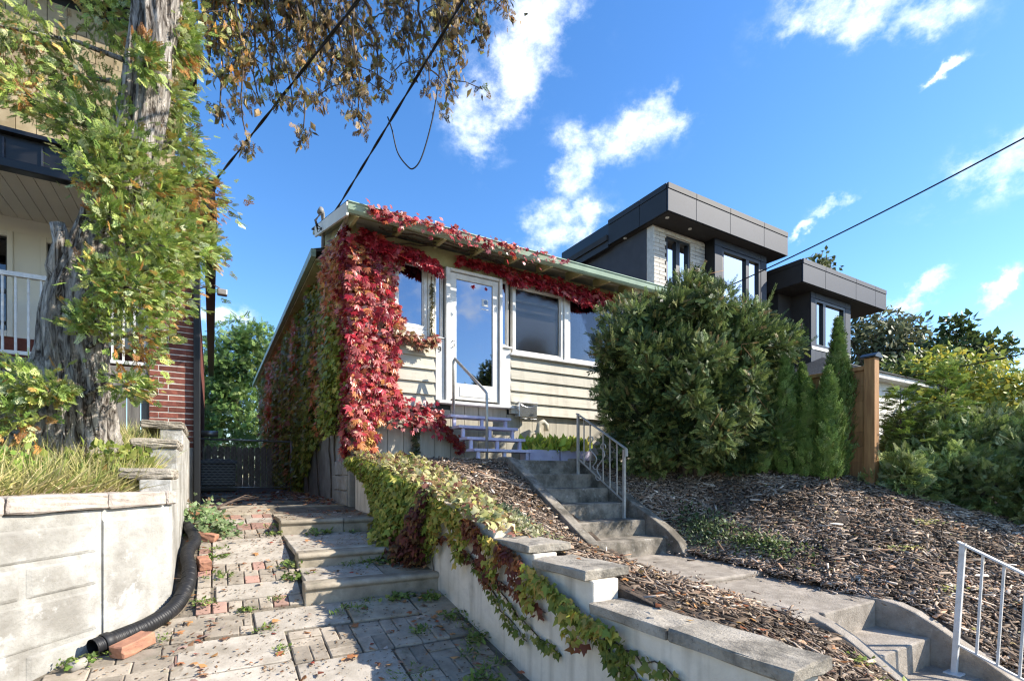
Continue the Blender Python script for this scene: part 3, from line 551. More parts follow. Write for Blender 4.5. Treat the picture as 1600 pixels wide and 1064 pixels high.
# ------------------------------------------------------------------ neighbour's brick house on the left
BRICK = [rough_stone('brick', (.205, .10, .064), 'brick', .004, 0, .0015, i) for i in range(3)]
HALF = [rough_stone('brick', (.098, .10, .064), 'brick', .004, 0, .0015, i+9) for i in range(2)]
def build_neighbour():
    h = empty('brick_house', (-1.5, 9, .3)); tag(h, 'red brick house with a raised porch, cream siding and black eaves at the left edge', 'house')
    MB().box(-.70, -.205, 8.0, 8.6, -.75, .385).build('foundation', 'found', h, .012)
    MB().box(-.69, -.209, 7.999, 8.58, .385, 3.9).build('mortar_core', 'mortar', h)
    pier = bpy.data.objects.new('brick_pier', MB().box(-.68, -.22, 8.02, 8.5, .387, 3.895).mesh('brick_pier', 'mortar')); link(pier, h); pier.matrix_parent_inverse = Matrix.Translation(-h.location)
    for r in range(45):
        z = .385+.038+r*.0765
        if z > 3.85: break
        xs = [(-.597, 1), (-.382, 1), (-.252, 0)] if r % 2 == 0 else [(-.648, 0), (-.490, 1), (-.302, 1)]
        for x, full in xs:
            if r % 2 and x == -.302: x = -.305
            if r % 2 == 0 and not full: x = -.246
            place('brick', random.choice(BRICK if full else HALF), (x, 8.045+random.uniform(-.002, .002), z), (0, 0, random.uniform(-.006, .006)), (1, 1, 1), pier)
    MB().box(-.68, -.212, 8.6, 20, -.7, 3.6).build('side_wall', 'brick', h)
    # porch: deck, back wall with windows, planked skirt, lattice
    MB().box(-6, -.70, 8.02, 9.3, 1.28, 1.40).build('porch_floor', 'oldwood', h, .01)
    MB().box(-6, -.69, 9.30, 9.5, 1.4, 1.88).build('wall_base', 'brick', h); MB().box(-6, -.69, 9.30, 9.5, 3.30, 3.62).build('wall_head', 'cream', h)
    for x0, x1 in ((-6, -3.06), (-2.30, -2.02), (-1.22, -.69)): MB().box(x0, x1, 9.302, 9.5, 1.88, 3.30).build('wall_panel', 'cream', h)
    for x0, x1 in ((-3.06, -2.30), (-2.02, -1.22)):
        f = MB().box(x0, x0+.06, 9.27, 9.42, 1.88, 3.30).box(x1-.06, x1, 9.27, 9.42, 1.88, 3.30).box(x0+.06, x1-.06, 9.27, 9.42, 3.23, 3.30).box(x0+.06, x1-.06, 9.27, 9.42, 1.88, 1.96).build('window', 'cream', h, .006)
        MB().box(x0+.06, x0+.085, 9.33, 9.40, 1.96, 3.23).box(x1-.085, x1-.06, 9.33, 9.40, 1.96, 3.23).box(x0+.085, x1-.085, 9.33, 9.40, 3.205, 3.23).box(x0+.085, x1-.085, 9.33, 9.40, 2.48, 2.53).build('sash', 'dark', f)
        MB().box(x0+.085, x1-.085, 9.37, 9.376, 1.96, 3.205).build('pane', 'winglass', f)
    MB().box(-5.9, -.7, 9.52, 9.56, 1.4, 3.3).build('room_wall', 'dark', h)
    for i in range(28):
        x = -4.7+i*.145
        if x < -.72: MB().box(x, x+.135, 8.06, 8.09, .2, 1.27).build('skirt_board', 'oldwood', h)
    # soffit boards, black eave trough with ribs, roof
    for i in range(40):
        x = -6+i*.15; MB().box(x+.004, x+.146, 7.74, 9.3, 3.50-.0, 3.53).build('soffit_board', 'soffit', h)
    MB().box(-6, .02, 7.735, 9.4, 3.532, 3.56).build('soffit_backing', 'dark', h)
    MB().box(-6, .04, 7.60, 7.735, 3.40, 3.50).build('fascia', 'black', h, .01); e = MB().box(-6, .04, 7.66, 7.73, 3.505, 3.78).build('eave_trough', 'black', h)
    for i in range(18): MB().box(-5.5+i*.32, -5.485+i*.32, 7.635, 7.658, 3.51, 3.74).build('rib', 'grey', e)
    MB().box(-6, .05, 7.58, 7.73, 3.785, 3.83).build('drip_edge', 'black', h)
    MB().box(-6, -.45, 8.4, 8.5, 3.83, 7.2).build('upper_wall', 'dark', h)
    for r in range(7):
        for i in range(13): MB().box(-2.9+i*.19+(r % 2)*.09, -2.9+i*.19+.183+(r % 2)*.09, 8.375-.004*(i % 2), 8.398, 3.84+r*.30, 4.135+r*.30).build('shingle', 'tan', h)
    MB().add([(-6, 7.75, 3.84), (-.1, 7.75, 3.84), (-.1, 8.37, 4.02), (-6, 8.37, 4.02)], [(0, 1, 2, 3)]).build('porch_roof', 'shingle', h)
    MB().box(-6, -.2, 8.0, 9.5, 6.1, 6.35).build('upper_eave', 'black', h)
    MB().box(-.10, .06, 7.75, 20, 3.42, 3.62).build('side_gutter', 'black', h, .01)
    MB().box(-.21, -.13, 7.93, 8.01, -.4, 3.42).build('downspout', 'black', h, .01)
    MB().tube([(-.2, 13, .95), (.12, 13, .95)], .07, 12).build('vent_pipe', 'galv', h, 0, True)
    # white porch railing
    r = empty('porch_railing', (-2.4, 8.06, 1.4)); tag(r, 'white metal railing with square balusters along the neighbour\'s porch', 'railing')
    MB().box(-4.5, -.70, 8.03, 8.085, 2.34, 2.395).build('top_rail', 'whitemetal', r, .004); MB().box(-4.5, -.70, 8.035, 8.08, 1.43, 1.475).build('bottom_rail', 'whitemetal', r, .004)
    for i in range(34):
        x = -4.45+i*.112; MB().box(x, x+.022, 8.047, 8.069, 1.47, 2.345).build('baluster', 'whitemetal', r)
    fl = empty('flood_light', (-.1, 10.5, 3.3)); tag(fl, 'small grey floodlight on a bracket under the neighbour\'s side eave', 'lamp')
    MB().tube([(-.2, 10.5, 3.32), (.02, 10.45, 3.42), (.12, 10.4, 3.36)], .012, 6).build('arm', 'galv', fl); MB().box(.08, .24, 10.3, 10.42, 3.22, 3.33).build('lamp_head', 'galv', fl, .02)
build_neighbour()

# ------------------------------------------------------------------ passage at the back: gate, air conditioner, board fence
def build_passage():
    g = empty('chain_link_gate', (.7, 12, -.3)); tag(g, 'grey chain link gate closing the passage between the two houses', 'gate')
    for x in (-.22, 1.50): MB().tube([(x, 12, -.35), (x, 12, .80)], .028, 10).build('post', 'galv', g, 0, True)
    MB().tube([(-.22, 12, .77), (1.5, 12, .77)], .02, 8).build('top_rail', 'galv', g, 0, True); MB().tube([(-.22, 12, -.22), (1.5, 12, -.22)], .015, 8).build('bottom_rail', 'galv', g, 0, True)
    b = MB()
    for i in range(-10, 18):
        for s in (1, -1):
            x0 = -.2+i*.1; p, q = (x0, -.2), (x0+s*.95, .75); pts = []
            for k in range(9):
                t = k/8; x = p[0]+(q[0]-p[0])*t
                if -.2 <= x <= 1.48: pts.append((x, 12+.004*s, p[1]+(q[1]-p[1])*t))
            if len(pts) > 1: b.tube(pts, .0014, 3, False)
    b.build('wire_mesh', 'galv', g)
    a = empty('air_conditioner', (.12, 13.1, -.3)); tag(a, 'dark louvred air conditioner box behind the chain link gate', 'air conditioner')
    MB().box(-.20, .46, 12.95, 13.55, -.20, .30).build('body', 'black', a, .02)
    MB().box(-.23, .49, 12.90, 13.6, .30, .36).prism([(-.2, .36), (.46, .36), (.36, .40), (-.1, .40)], 'y', 12.95, 13.5).build('lid', 'ac', a, .01)
    for i in range(8): MB().box(-.20, .46, 12.925, 12.95, -.17+i*.058, -.135+i*.058).build('louvre', 'ac', a)
    MB().box(-.22, .48, 12.9, 13.6, -.31, -.20).build('base', 'black', a)
    f = empty('board_fence', (.7, 16, -.3)); tag(f, 'old brown board fence across the end of the passage', 'fence')
    for i in range(18):
        x = -.9+i*.15; z = .84+random.uniform(-.03, .03); MB().prism([(x, -.35), (x+.138, -.35), (x+.138, z-.05), (x+.10, z), (x+.04, z), (x, z-.05)], 'y', 16, 16.025).build('board', 'fencewood', f)
    for z in (.1, .6): MB().box(-.9, 1.7, 16.03, 16.08, z, z+.08).build('rail', 'fencewood', f)
build_passage()

# ------------------------------------------------------------------ the bungalow
def window(parent, x0, x1, z0, z1, y=7.2, fr=.05, glass='winglass', m='white', mull=None, proud=.03):
    f = MB().box(x0, x0+fr, y-proud, y+.06, z0, z1).box(x1-fr, x1, y-proud, y+.06, z0, z1).box(x0+fr, x1-fr, y-proud, y+.06, z1-fr, z1).box(x0+fr, x1-fr, y-proud, y+.06, z0, z0+fr).build('window', m, parent, .005)
    i = fr; MB().box(x0+i, x0+i+.02, y-.005, y+.04, z0+i, z1-i).box(x1-i-.02, x1-i, y-.005, y+.04, z0+i, z1-i).box(x0+i+.02, x1-i-.02, y-.005, y+.04, z1-i-.02, z1-i).box(x0+i+.02, x1-i-.02, y-.005, y+.04, z0+i, z0+i+.02).build('sash', m, f)
    MB().box(x0+i+.02, x1-i-.02, y+.015, y+.019, z0+i+.02, z1-i-.02).build('pane', glass, f)
    if mull: MB().box(*mull).build('muntin', m, f)
    return f
def build_house():
    h = empty('bungalow', (4.4, 10, .2)); tag(h, 'small cream sided bungalow with a glazed porch, its corner wrapped in red creeper', 'house')
    FY = 7.2
    # corner and side walls
    MB().box(1.66, 1.86, 7.22, 21.5, .62, 3.55).build('side_wall', 'mortar', h)
    for r in range(24):                      # dark brick of the side wall where the creeper leaves it bare
        for i in range(9):
            y = 7.24+i*.225+(r % 2)*.11; place('brick', random.choice(BRICK), (1.70, y+.1, .70+r*.0765), (0, 0, R(90)), (1, 1, 1), h)
    MB().box(1.63, 1.9, 7.18, 21.5, -.6, .62).build('foundation', 'found', h, .015)
    for i, (y0, y1, z0, z1) in enumerate(((7.2, 7.55, -.40, -.2), (7.57, 8.0, -.40, -.2), (7.2, 7.7, -.19, .02), (7.72, 8.1, -.19, .02), (7.2, 7.5, .03, .24), (7.52, 7.95, .03, .24), (7.2, 7.65, .25, .45))):
        place('foundation_stone', rough_stone('foundation_stone', (.05, y1-y0, z1-z0), 'found', .01, 3, .006, 90+i), (1.625, (y0+y1)/2, (z0+z1)/2), (0, 0, 0), (1, 1, 1), h)
    MB().box(1.9, 7.25, 21.0, 21.5, -.3, 3.5).build('back_wall', 'mortar', h); MB().box(7.0, 7.25, 7.25, 21, .2, 3.5).build('side_wall', 'siding', h)
    # inner room behind the glazing
    MB().box(1.9, 7.0, 9.4, 9.5, .9, 3.6).build('room_wall', 'interior', h); MB().box(1.9, 7.0, 7.3, 9.4, .95, 1.0).build('room_floor', 'intfloor', h); MB().box(1.6, 7.2, 7.0, 9.5, 3.58, 3.62).build('room_ceiling', 'cream', h)
    for x in (2.6, 4.9, 6.2): MB().box(x, x+.5, 9.36, 9.4, 1.6, 2.9).build('inner_window', 'white', h)
    # skirt boards below the porch
    MB().box(1.68, 7.2, 7.27, 7.30, -.1, 1.16).build('skirt_backing', 'dark', h)
    x = 1.70
    while x < 7.2:
        w = random.choice((.24, .25, .26)); z1 = 1.155 if 3.0 < x < 4.2 else 1.035
        MB().box(x, x+w-.008, 7.235, 7.262, .05, z1).build('skirt_board', 'skirt', h); x += w
    # bevel siding, one board per object, left and right of the door
    def siding(x0, x1, z0, n, pitch):
        for k in range(n):
            z = z0+k*pitch
            MB().add([(x0, 7.150, z), (x1, 7.150, z), (x1, 7.188, z+pitch+.012), (x0, 7.188, z+pitch+.012), (x0, 7.235, z), (x1, 7.235, z), (x1, 7.235, z+pitch+.012), (x0, 7.235, z+pitch+.012)],
                     [(0, 1, 2, 3), (7, 6, 5, 4), (0, 4, 5, 1), (3, 2, 6, 7), (0, 3, 7, 4), (1, 5, 6, 2)]).build('siding_board', 'siding', h)
    siding(4.235, 7.24, 1.045, 5, .19); siding(1.72, 2.905, 1.045, 5, .19)
    MB().box(4.21, 7.25, 7.11, 7.21, 1.998, 2.035).build('window_sill', 'white', h, .006); MB().box(1.72, 2.90, 7.11, 7.21, 1.998, 2.035).build('window_sill', 'white', h, .006)
    # windows, posts between them, header
    window(h, 2.28, 2.78, 2.20, 3.20, glass='doorglass'); MB().box(2.28, 2.78, 7.17, 7.25, 2.036, 2.198).build('panel', 'white', h, .004)
    MB().box(1.70, 2.275, 7.19, 7.25, 2.036, 3.22).build('corner_panel', 'siding', h)
    MB().box(2.785, 2.885, 7.15, 7.26, 2.036, 3.22).build('post', 'cream', h, .006)
    window(h, 2.90, 3.03, 2.12, 3.20, fr=.012, glass='doorglass')
    MB().box(2.91, 3.055, 7.16, 7.235, 1.165, 2.10).build('door_panel', 'white', h, .006); MB().box(4.055, 4.225, 7.16, 7.235, 1.165, 2.10).build('door_panel', 'white', h, .006)
    MB().box(4.04, 4.24, 7.13, 7.236, 2.102, 2.13).build('panel_cap', 'white', h, .004); MB().box(2.90, 3.06, 7.14, 7.236, 2.102, 2.118).build('panel_cap', 'white', h, .004)
    window(h, 4.06, 4.19, 2.14, 3.20, fr=.012, glass='doorglass')
    w1 = window(h, 4.27, 5.31, 2.036, 3.20, glass='screen', fr=.055); MB().box(4.35, 5.23, 7.225, 7.24, 2.93, 2.96).build('rail', 'white', w1)
    MB().box(4.35, 5.23, 7.262, 7.264, 2.11, 3.12).build('pane', 'winglass', w1)
    MB().box(5.315, 5.40, 7.15, 7.26, 2.036, 3.22).build('post', 'white', h, .006)
    w2 = window(h, 5.405, 6.50, 2.036, 3.20, glass='winglass', fr=.05); MB().box(5.75, 5.765, 7.24, 7.26, 2.1, 3.12).box(5.766, 6.45, 7.24, 7.26, 2.55, 2.565).box(6.12, 6.135, 7.239, 7.259, 2.1, 3.12).build('muntin', 'white', w2)
    MB().box(6.505, 6.60, 7.15, 7.26, 2.036, 3.22).build('post', 'white', h, .006); window(h, 6.605, 7.2, 2.036, 3.20, glass='winglass')
    MB().box(1.66, 7.25, 7.16, 7.27, 3.205, 3.46).build('header', 'eave', h)
    # door
    d = MB().box(3.065, 3.135, 7.12, 7.25, 1.165, 3.20).box(4.00, 4.05, 7.12, 7.25, 1.165, 3.20).box(3.135, 4.00, 7.12, 7.25, 3.155, 3.20).build('door_frame', 'white', h, .006)
    lf = MB().box(3.145, 3.25, 7.15, 7.195, 1.20, 3.145).box(3.885, 3.99, 7.15, 7.195, 1.20, 3.145).box(3.25, 3.885, 7.15, 7.195, 3.06, 3.145).box(3.25, 3.885, 7.15, 7.195, 1.20, 1.45).build('door', 'white', h, .006)
    MB().box(3.30, 3.835, 7.143, 7.15, 1.25, 1.40).build('kick_panel', 'white', lf, .005); MB().box(3.25, 3.885, 7.172, 7.176, 1.45, 3.06).build('pane', 'doorglass', lf)
    MB().tube([(3.19, 7.15, 2.00), (3.19, 7.11, 2.00), (3.19, 7.105, 2.08), (3.19, 7.15, 2.10)], .009, 8).build('handle', 'steel', lf, 0, True)
    pts = [(2.972+.020*math.cos(a), 7.154, 1.955+.022*math.sin(a)) for a in np.linspace(.2, 6.4, 18)]+[(2.992, 7.154, 1.94), (2.990, 7.154, 1.915), (2.975, 7.154, 1.898), (2.958, 7.154, 1.902)]
    o = MB().tube(pts, .005, 6).build('house_number', 'black', h, 0, True); o['label'] = 'black figure 9 screwed to the white panel left of the door'
    st = MB().box(3.70, 3.81, 7.168, 7.1705, 2.72, 2.83).build('painted_reflection', 'white', lf); MB().tube([(3.765, 7.1675, 2.785), (3.765, 7.165, 2.785)], .034, 20).build('painted_reflection_disc', 'skyblue', st); MB().box(3.69, 3.82, 7.1685, 7.1705, 2.665, 2.678).build('painted_reflection_strip', 'white', lf)  # mirror image of a sale sign, put in as coloured plates on the pane
    MB().box(2.94, 4.26, 7.09, 7.24, 1.118, 1.162).build('threshold', 'white', h, .006)
    # shed roof over the porch: deck, rafter tails, barge board, gutter
    MB().add([(1.52, 6.72, 3.47), (7.32, 6.72, 3.47), (7.32, 9.4, 4.24), (1.52, 9.4, 4.24), (1.52, 6.72, 3.53), (7.32, 6.72, 3.53), (7.32, 9.4, 4.30), (1.52, 9.4, 4.30)],
             [(0, 3, 2, 1), (4, 5, 6, 7), (0, 1, 5, 4), (1, 2, 6, 5), (2, 3, 7, 6), (3, 0, 4, 7)]).build('porch_roof', 'eave', h)
    MB().add([(1.50, 6.66, 3.532), (7.34, 6.66, 3.532), (7.34, 9.4, 4.318), (1.50, 9.4, 4.318), (1.50, 6.66, 3.555), (7.34, 6.66, 3.555), (7.34, 9.4, 4.342), (1.50, 9.4, 4.342)],
             [(0, 3, 2, 1), (4, 5, 6, 7), (0, 1, 5, 4), (1, 2, 6, 5), (2, 3, 7, 6), (3, 0, 4, 7)]).build('roof_covering', 'shingle', h)
    for i in range(10):
        x = 1.62+i*.62; MB().add([(x, 6.73, 3.40), (x+.045, 6.73, 3.40), (x+.045, 7.16, 3.44), (x, 7.16, 3.44), (x, 6.73, 3.469), (x+.045, 6.73, 3.469), (x+.045, 7.16, 3.592), (x, 7.16, 3.592)],
                 [(0, 3, 2, 1), (4, 5, 6, 7), (0, 1, 5, 4), (1, 2, 6, 5), (2, 3, 7, 6), (3, 0, 4, 7)]).build('rafter', 'eave', h)
    MB().add([(1.485, 6.66, 3.36), (1.515, 6.66, 3.36), (1.515, 9.0, 4.03), (1.485, 9.0, 4.03), (1.485, 6.66, 3.53), (1.515, 6.66, 3.53), (1.515, 9.0, 4.20), (1.485, 9.0, 4.20)],
             [(0, 3, 2, 1), (4, 5, 6, 7), (0, 1, 5, 4), (1, 2, 6, 5), (2, 3, 7, 6), (3, 0, 4, 7)]).build('barge_board', 'cream', h)
    MB().add([(1.66, 7.2, 3.4), (1.66, 9.4, 3.4), (1.66, 9.4, 4.2), (1.66, 7.2, 3.58), (1.74, 7.2, 3.4), (1.74, 9.4, 3.4), (1.74, 9.4, 4.2), (1.74, 7.2, 3.58)], [(0, 1, 2, 3), (7, 6, 5, 4), (0, 3, 7, 4), (3, 2, 6, 7), (0, 4, 5, 1), (1, 5, 6, 2)]).build('gable_cheek', 'eave', h)
    prof = [(6.72, 3.405), (6.66, 3.40), (6.63, 3.43), (6.615, 3.50), (6.60, 3.515), (6.61, 3.53), (6.635, 3.515), (6.65, 3.44), (6.72, 3.42)]
    MB().prism(prof, 'x', 1.50, 7.36).build('gutter', 'gutter', h, 0)
    # main roof behind: low gable, eave along the passage
    MB().add([(1.38, 8.5, 3.56), (1.38, 21.8, 3.56), (4.4, 21.8, 4.65), (4.4, 8.9, 4.65), (7.5, 21.8, 3.56), (7.5, 8.5, 3.56), (1.38, 8.5, 3.62), (1.38, 21.8, 3.62), (4.4, 21.8, 4.71), (4.4, 8.9, 4.71), (7.5, 21.8, 3.62), (7.5, 8.5, 3.62)],
             [(0, 1, 2, 3), (3, 2, 4, 5), (6, 9, 8, 7), (9, 11, 10, 8), (0, 6, 7, 1), (5, 4, 10, 11), (0, 3, 9, 6), (3, 5, 11, 9), (1, 7, 8, 2), (2, 8, 10, 4)]).build('main_roof', 'shingle', h)
    MB().box(1.34, 1.42, 8.45, 21.8, 3.47, 3.60).build('side_gutter', 'gutter', h, .01); MB().box(1.42, 1.66, 8.5, 21.8, 3.44, 3.47).build('side_soffit', 'eave', h)
    MB().tube([(1.45, 21.3, 3.45), (1.55, 21.3, 3.2), (1.58, 21.3, -.2)], .04, 8).build('downspout', 'cream', h, 0, True)
build_house()

# ------------------------------------------------------------------ porch steps, handrails, meter, planters
def build_porch_things():
    s = empty('wooden_steps', (3.6, 6.6, .23)); tag(s, 'lavender painted open wooden steps below the porch door', 'steps')
    for i, (y, z, x0, x1) in enumerate(((6.86, .925, 3.02, 4.06), (6.68, .755, 3.08, 4.08), (6.50, .575, 3.12, 4.10), (6.33, .40, 3.15, 4.12))):
        MB().box(x0, x1, y, y+.27, z-.04, z).build('tread', 'lavender', s, .005)
        for x in (x0+.06, (x0+x1)/2, x1-.10): MB().box(x, x+.045, y+.03, y+.075, max(.18, z-.172), z-.042).build('support', 'lavender', s)
    r = empty('pipe_handrail', (3.33, 6.4, .23)); tag(r, 'bent grey pipe handrail beside the lavender wooden steps', 'handrail')
    MB().tube([(3.10, 6.93, .93), (3.10, 6.93, 1.72), (3.11, 6.91, 1.76), (3.34, 6.40, 1.24), (3.355, 6.35, 1.18), (3.355, 6.35, .2)], .021, 12).build('pipe', 'galv', r, 0, True)
    MB().tube([(3.355, 6.35, .2), (3.355, 6.35, .235)], .05, 12).build('base', 'galv', r)
    g = empty('mailbox', (4.47, 7.1, 1.0)); tag(g, 'small shiny steel letter box fixed to the siding beside the porch door', 'mailbox')
    prof = [(4.30, .985), (4.64, .985), (4.64, 1.20), (4.58, 1.17), (4.52, 1.15), (4.46, 1.145), (4.40, 1.155), (4.34, 1.18), (4.30, 1.21)]
    MB().prism(prof, 'y', 7.00, 7.03).build('front', 'steel', g, .003); MB().box(4.30, 4.64, 7.03, 7.145, .985, 1.19).build('body', 'steel', g, .005); MB().box(4.29, 4.65, 6.99, 7.145, 1.212, 1.225).build('lid', 'white', g)
    MB().tube([(4.33, 7.02, .965), (4.33, 6.98, .95), (4.61, 6.98, .95), (4.61, 7.02, .965)], .008, 6).build('paper_holder', 'steel', g)
    p = empty('gas_regulator', (4.75, 7.0, .3)); tag(p, 'beige gas regulator and bent pipes against the skirt boards under the letter box', 'gas meter')
    MB().tube([(4.55, 7.1, .2), (4.55, 7.1, .66), (4.58, 7.1, .72), (4.66, 7.1, .74), (4.72, 7.1, .78)], .03, 10).build('pipe', 'beige', p, 0, True)
    MB().tube([(4.72, 7.08, .30), (4.72, 7.08, .48), (4.72, 7.08, .50), (4.72, 7.08, .60), (4.72, 7.08, .64)], [.07, .07, .12, .12, .06], 16).build('regulator_body', 'beige', p, .006, True)
    MB().tube([(4.72, 7.08, .64), (4.72, 7.08, .80), (4.74, 7.08, .90), (4.82, 7.08, .93), (4.88, 7.08, .88), (4.88, 7.08, .78)], .045, 12).build('elbow', 'beige', p, 0, True)
    MB().tube([(4.80, 7.05, .55), (4.92, 7.02, .55)], [.05, .09], 14).build('diaphragm', 'beige', p, .01, True); MB().tube([(4.62, 7.05, .42), (4.86, 7.05, .42)], .035, 10).build('union', 'beige', p)
    for i, (x0, x1, lab) in enumerate(((4.16, 4.72, 'lavender planter box nearest the wooden steps, full of lime green leaves'), (4.75, 5.36, 'lavender planter box behind the iron handrail, second from the wooden steps'))):
        b = empty('planter_box', ((x0+x1)/2, 6.6, .2)); tag(b, lab, 'planter', 'lavender planter boxes')
        MB().box(x0, x1, 6.48, 6.50, .19, .42).build('board', 'lavender', b, .003); MB().box(x0, x1, 6.74, 6.76, .19, .42).build('board', 'lavender', b, .003)
        MB().box(x0, x0+.02, 6.502, 6.738, .19, .418).build('board', 'lavender', b); MB().box(x1-.02, x1, 6.502, 6.738, .19, .418).build('board', 'lavender', b); MB().box(x0+.02, x1-.02, 6.502, 6.738, .2, .38).build('soil', 'soil', b)
        n = 420; T = np.stack([rng.uniform(x0+.03, x1+.0, n), rng.uniform(6.5, 6.75, n), rng.uniform(.37, .48, n)], 1); D = unit(rng.normal(0, .45, (n, 3))+[0, 0, 1])
        pl = empty('leafy_plant', ((x0+x1)/2, 6.62, .38)); tag(pl, 'lime green hostas growing in the planter box '+('nearest the wooden steps' if i == 0 else 'behind the iron handrail'), 'plant', 'plants in the planter boxes')
        inst('leaves', T_LEAF, frames(D, rdir(n)+[0, -.5, 0]), T, rng.uniform(.10, .24, n), pal(n, [(.60, .62, .09), (.46, .56, .08), (.66, .58, .14), (.24, .36, .07)]), 'leaf', pl)
    def railing(name, label, P0, P1, top0, top1, m, n, scroll, x, lean=0):
        """a sloping wrought iron rail between two posts; P are (y, z foot), top are z"""
        q = empty(name, (x, P0[0], P0[1])); tag(q, label, 'railing')
        MB().bar((x, P0[0], P0[1]), (x, P0[0]-lean, top0), .034, .034).build('post', m, q, .003); MB().bar((x, P1[0], P1[1]), (x, P1[0], top1), .034, .034).build('post', m, q, .003)
        MB().bar((x, P0[0]+.03-lean, top0+.008), (x, P1[0]-.03, top1+.008), .045, .014).build('top_rail', m, q, .003); MB().bar((x, P1[0]-.035, top1+.006), (x, P1[0]-.04, top1-.09), .045, .014).build('end_cap', m, q)
        b0, b1 = P0[1]+.22, P1[1]+.24
        MB().bar((x, P0[0], b0), (x, P1[0], b1), .024, .012).build('bottom_rail', m, q)
        for i in range(1, n+1):
            t = i/(n+1); y = P0[0]+(P1[0]-P0[0])*t
            if t in scroll: continue
            MB().bar((x, y-lean*.3, b0+(b1-b0)*t), (x, y-lean, top0+(top1-top0)*t), .014, .014).build('baluster', m, q)
        return q, b0, b1
    def scroll(q, x, y, z, h, m, flip):
        pts = []
        for k in range(40):
            t = k/39; a = t*2*math.pi; yy = flip*math.sin(a)*.075*(1 if t < .5 else 1); zz = (.5-t)*h
            pts.append((x, y+yy, z+zz))
        top = [(x, y+flip*(.05-.05*math.cos(a)), z+h/2+.045*math.sin(a)) for a in np.linspace(3.6, 0.2, 10)]; bot = [(x, y-flip*(.05-.05*math.cos(a)), z-h/2-.045*math.sin(a)) for a in np.linspace(.2, 3.6, 10)]
        MB().tube(top+pts+bot, .009, 6).build('scroll', m, q, 0, True)
    q, b0, b1 = railing('iron_handrail', 'silver painted wrought iron handrail with scrolls on the concrete stairs', (5.73, .04), (4.79, -.55), .90, .35, 'silver', 6, (3/7, ), 4.50)
    scroll(q, 4.50, 5.40, .33, .36, 'silver', 1); scroll(q, 4.50, 5.24, .20, .40, 'silver', -1)
    q, b0, b1 = railing('white_handrail', 'white painted iron handrail at the lower right, leaning slightly over the lower stairs', (1.50, -1.405), (.52, -1.82), -.47, -.97, 'whitemetal', 8, (4/9, ), 4.58, .05)
    scroll(q, 4.58, 1.03, -1.16, .34, 'whitemetal', 1)
    MB().box(4.53, 4.63, 1.45, 1.55, -1.412, -1.40).build('foot_plate', 'whitemetal', q, .003)
build_porch_things()

# ------------------------------------------------------------------ corrugated drain pipe, loose bricks
def build_drain():
    p = empty('drain_pipe', (-.3, 4.2, -.95)); tag(p, 'black corrugated plastic drain pipe snaking along the foot of the left wall', 'pipe')
    ctrl = [(-.585, 3.70, -.955), (-.46, 3.81, -.935), (-.34, 3.93, -.915), (-.22, 4.12, -.88), (-.155, 4.38, -.83), (-.15, 4.65, -.775), (-.175, 4.9, -.735), (-.165, 5.12, -.70), (-.13, 5.32, -.66), (-.145, 5.6, -.60), (-.19, 5.85, -.55), (-.20, 6.05, -.50)]
    C = [Vector((c[0], c[1], float(zl(c[1]))+.050)) for c in ctrl]; pts = []; rs = []
    for i in range(len(C)-1):
        a, b, c, d = C[max(i-1, 0)], C[i], C[i+1], C[min(i+2, len(C)-1)]
        for k in range(40):
            t = k/40; q = .5*((2*b)+(-a+c)*t+(2*a-5*b+4*c-d)*t*t+(-a+3*b-3*c+d)*t**3); pts.append(q)
    s = 0; out = [pts[0]]; L = 0
    for i in range(1, len(pts)):
        L += (pts[i]-pts[i-1]).length
        while L > .0062: out.append(pts[i]); L -= .0062
    rs = [.050 if (k % 3) < 2 else .044 for k in range(len(out))]
    MB().tube(out, rs, 20, False).build('corrugated_tube', 'plastic', p, 0, True); MB().tube(out[:40], .041, 16, False).build('inner_tube', 'black', p, 0, True)
    MB().tube([out[8], out[9], out[14], out[15]], [.053, .058, .058, .053], 20, False).build('end_collar', 'plastic', p, 0, True)
    labs = ['loose orange brick wedged against the open end of the drain pipe', 'loose red brick beside the middle bend of the drain pipe', 'loose red brick beside the upper bend of the drain pipe, near the weeds']
    for i, (x, y, rz, sc) in enumerate(((-.40, 3.70, .75, 1), (-.055, 4.78, .15, .85), (-.045, 5.55, 1.2, .9))):
        o = place('loose_brick', rough_stone('loose_brick', (.10*sc, .21*sc, .075), 'loosebrick', .006, 2, .003, 120+i), (x, y, float(zl(y))+.036), (math.atan(.18) if i else .15, 0, -rz if i == 0 else rz), (1, 1, 1)); tag(o, labs[i], 'brick', 'loose bricks along the drain pipe')
    o = MB().tube([(-.66, 3.555, -1.03), (-.60, 3.60, -1.02)], .03, 12).build('pipe_stub', 'found', None, 0, True); tag(o, 'short grey pipe stub lying at the foot of the left wall', 'pipe')
build_drain()

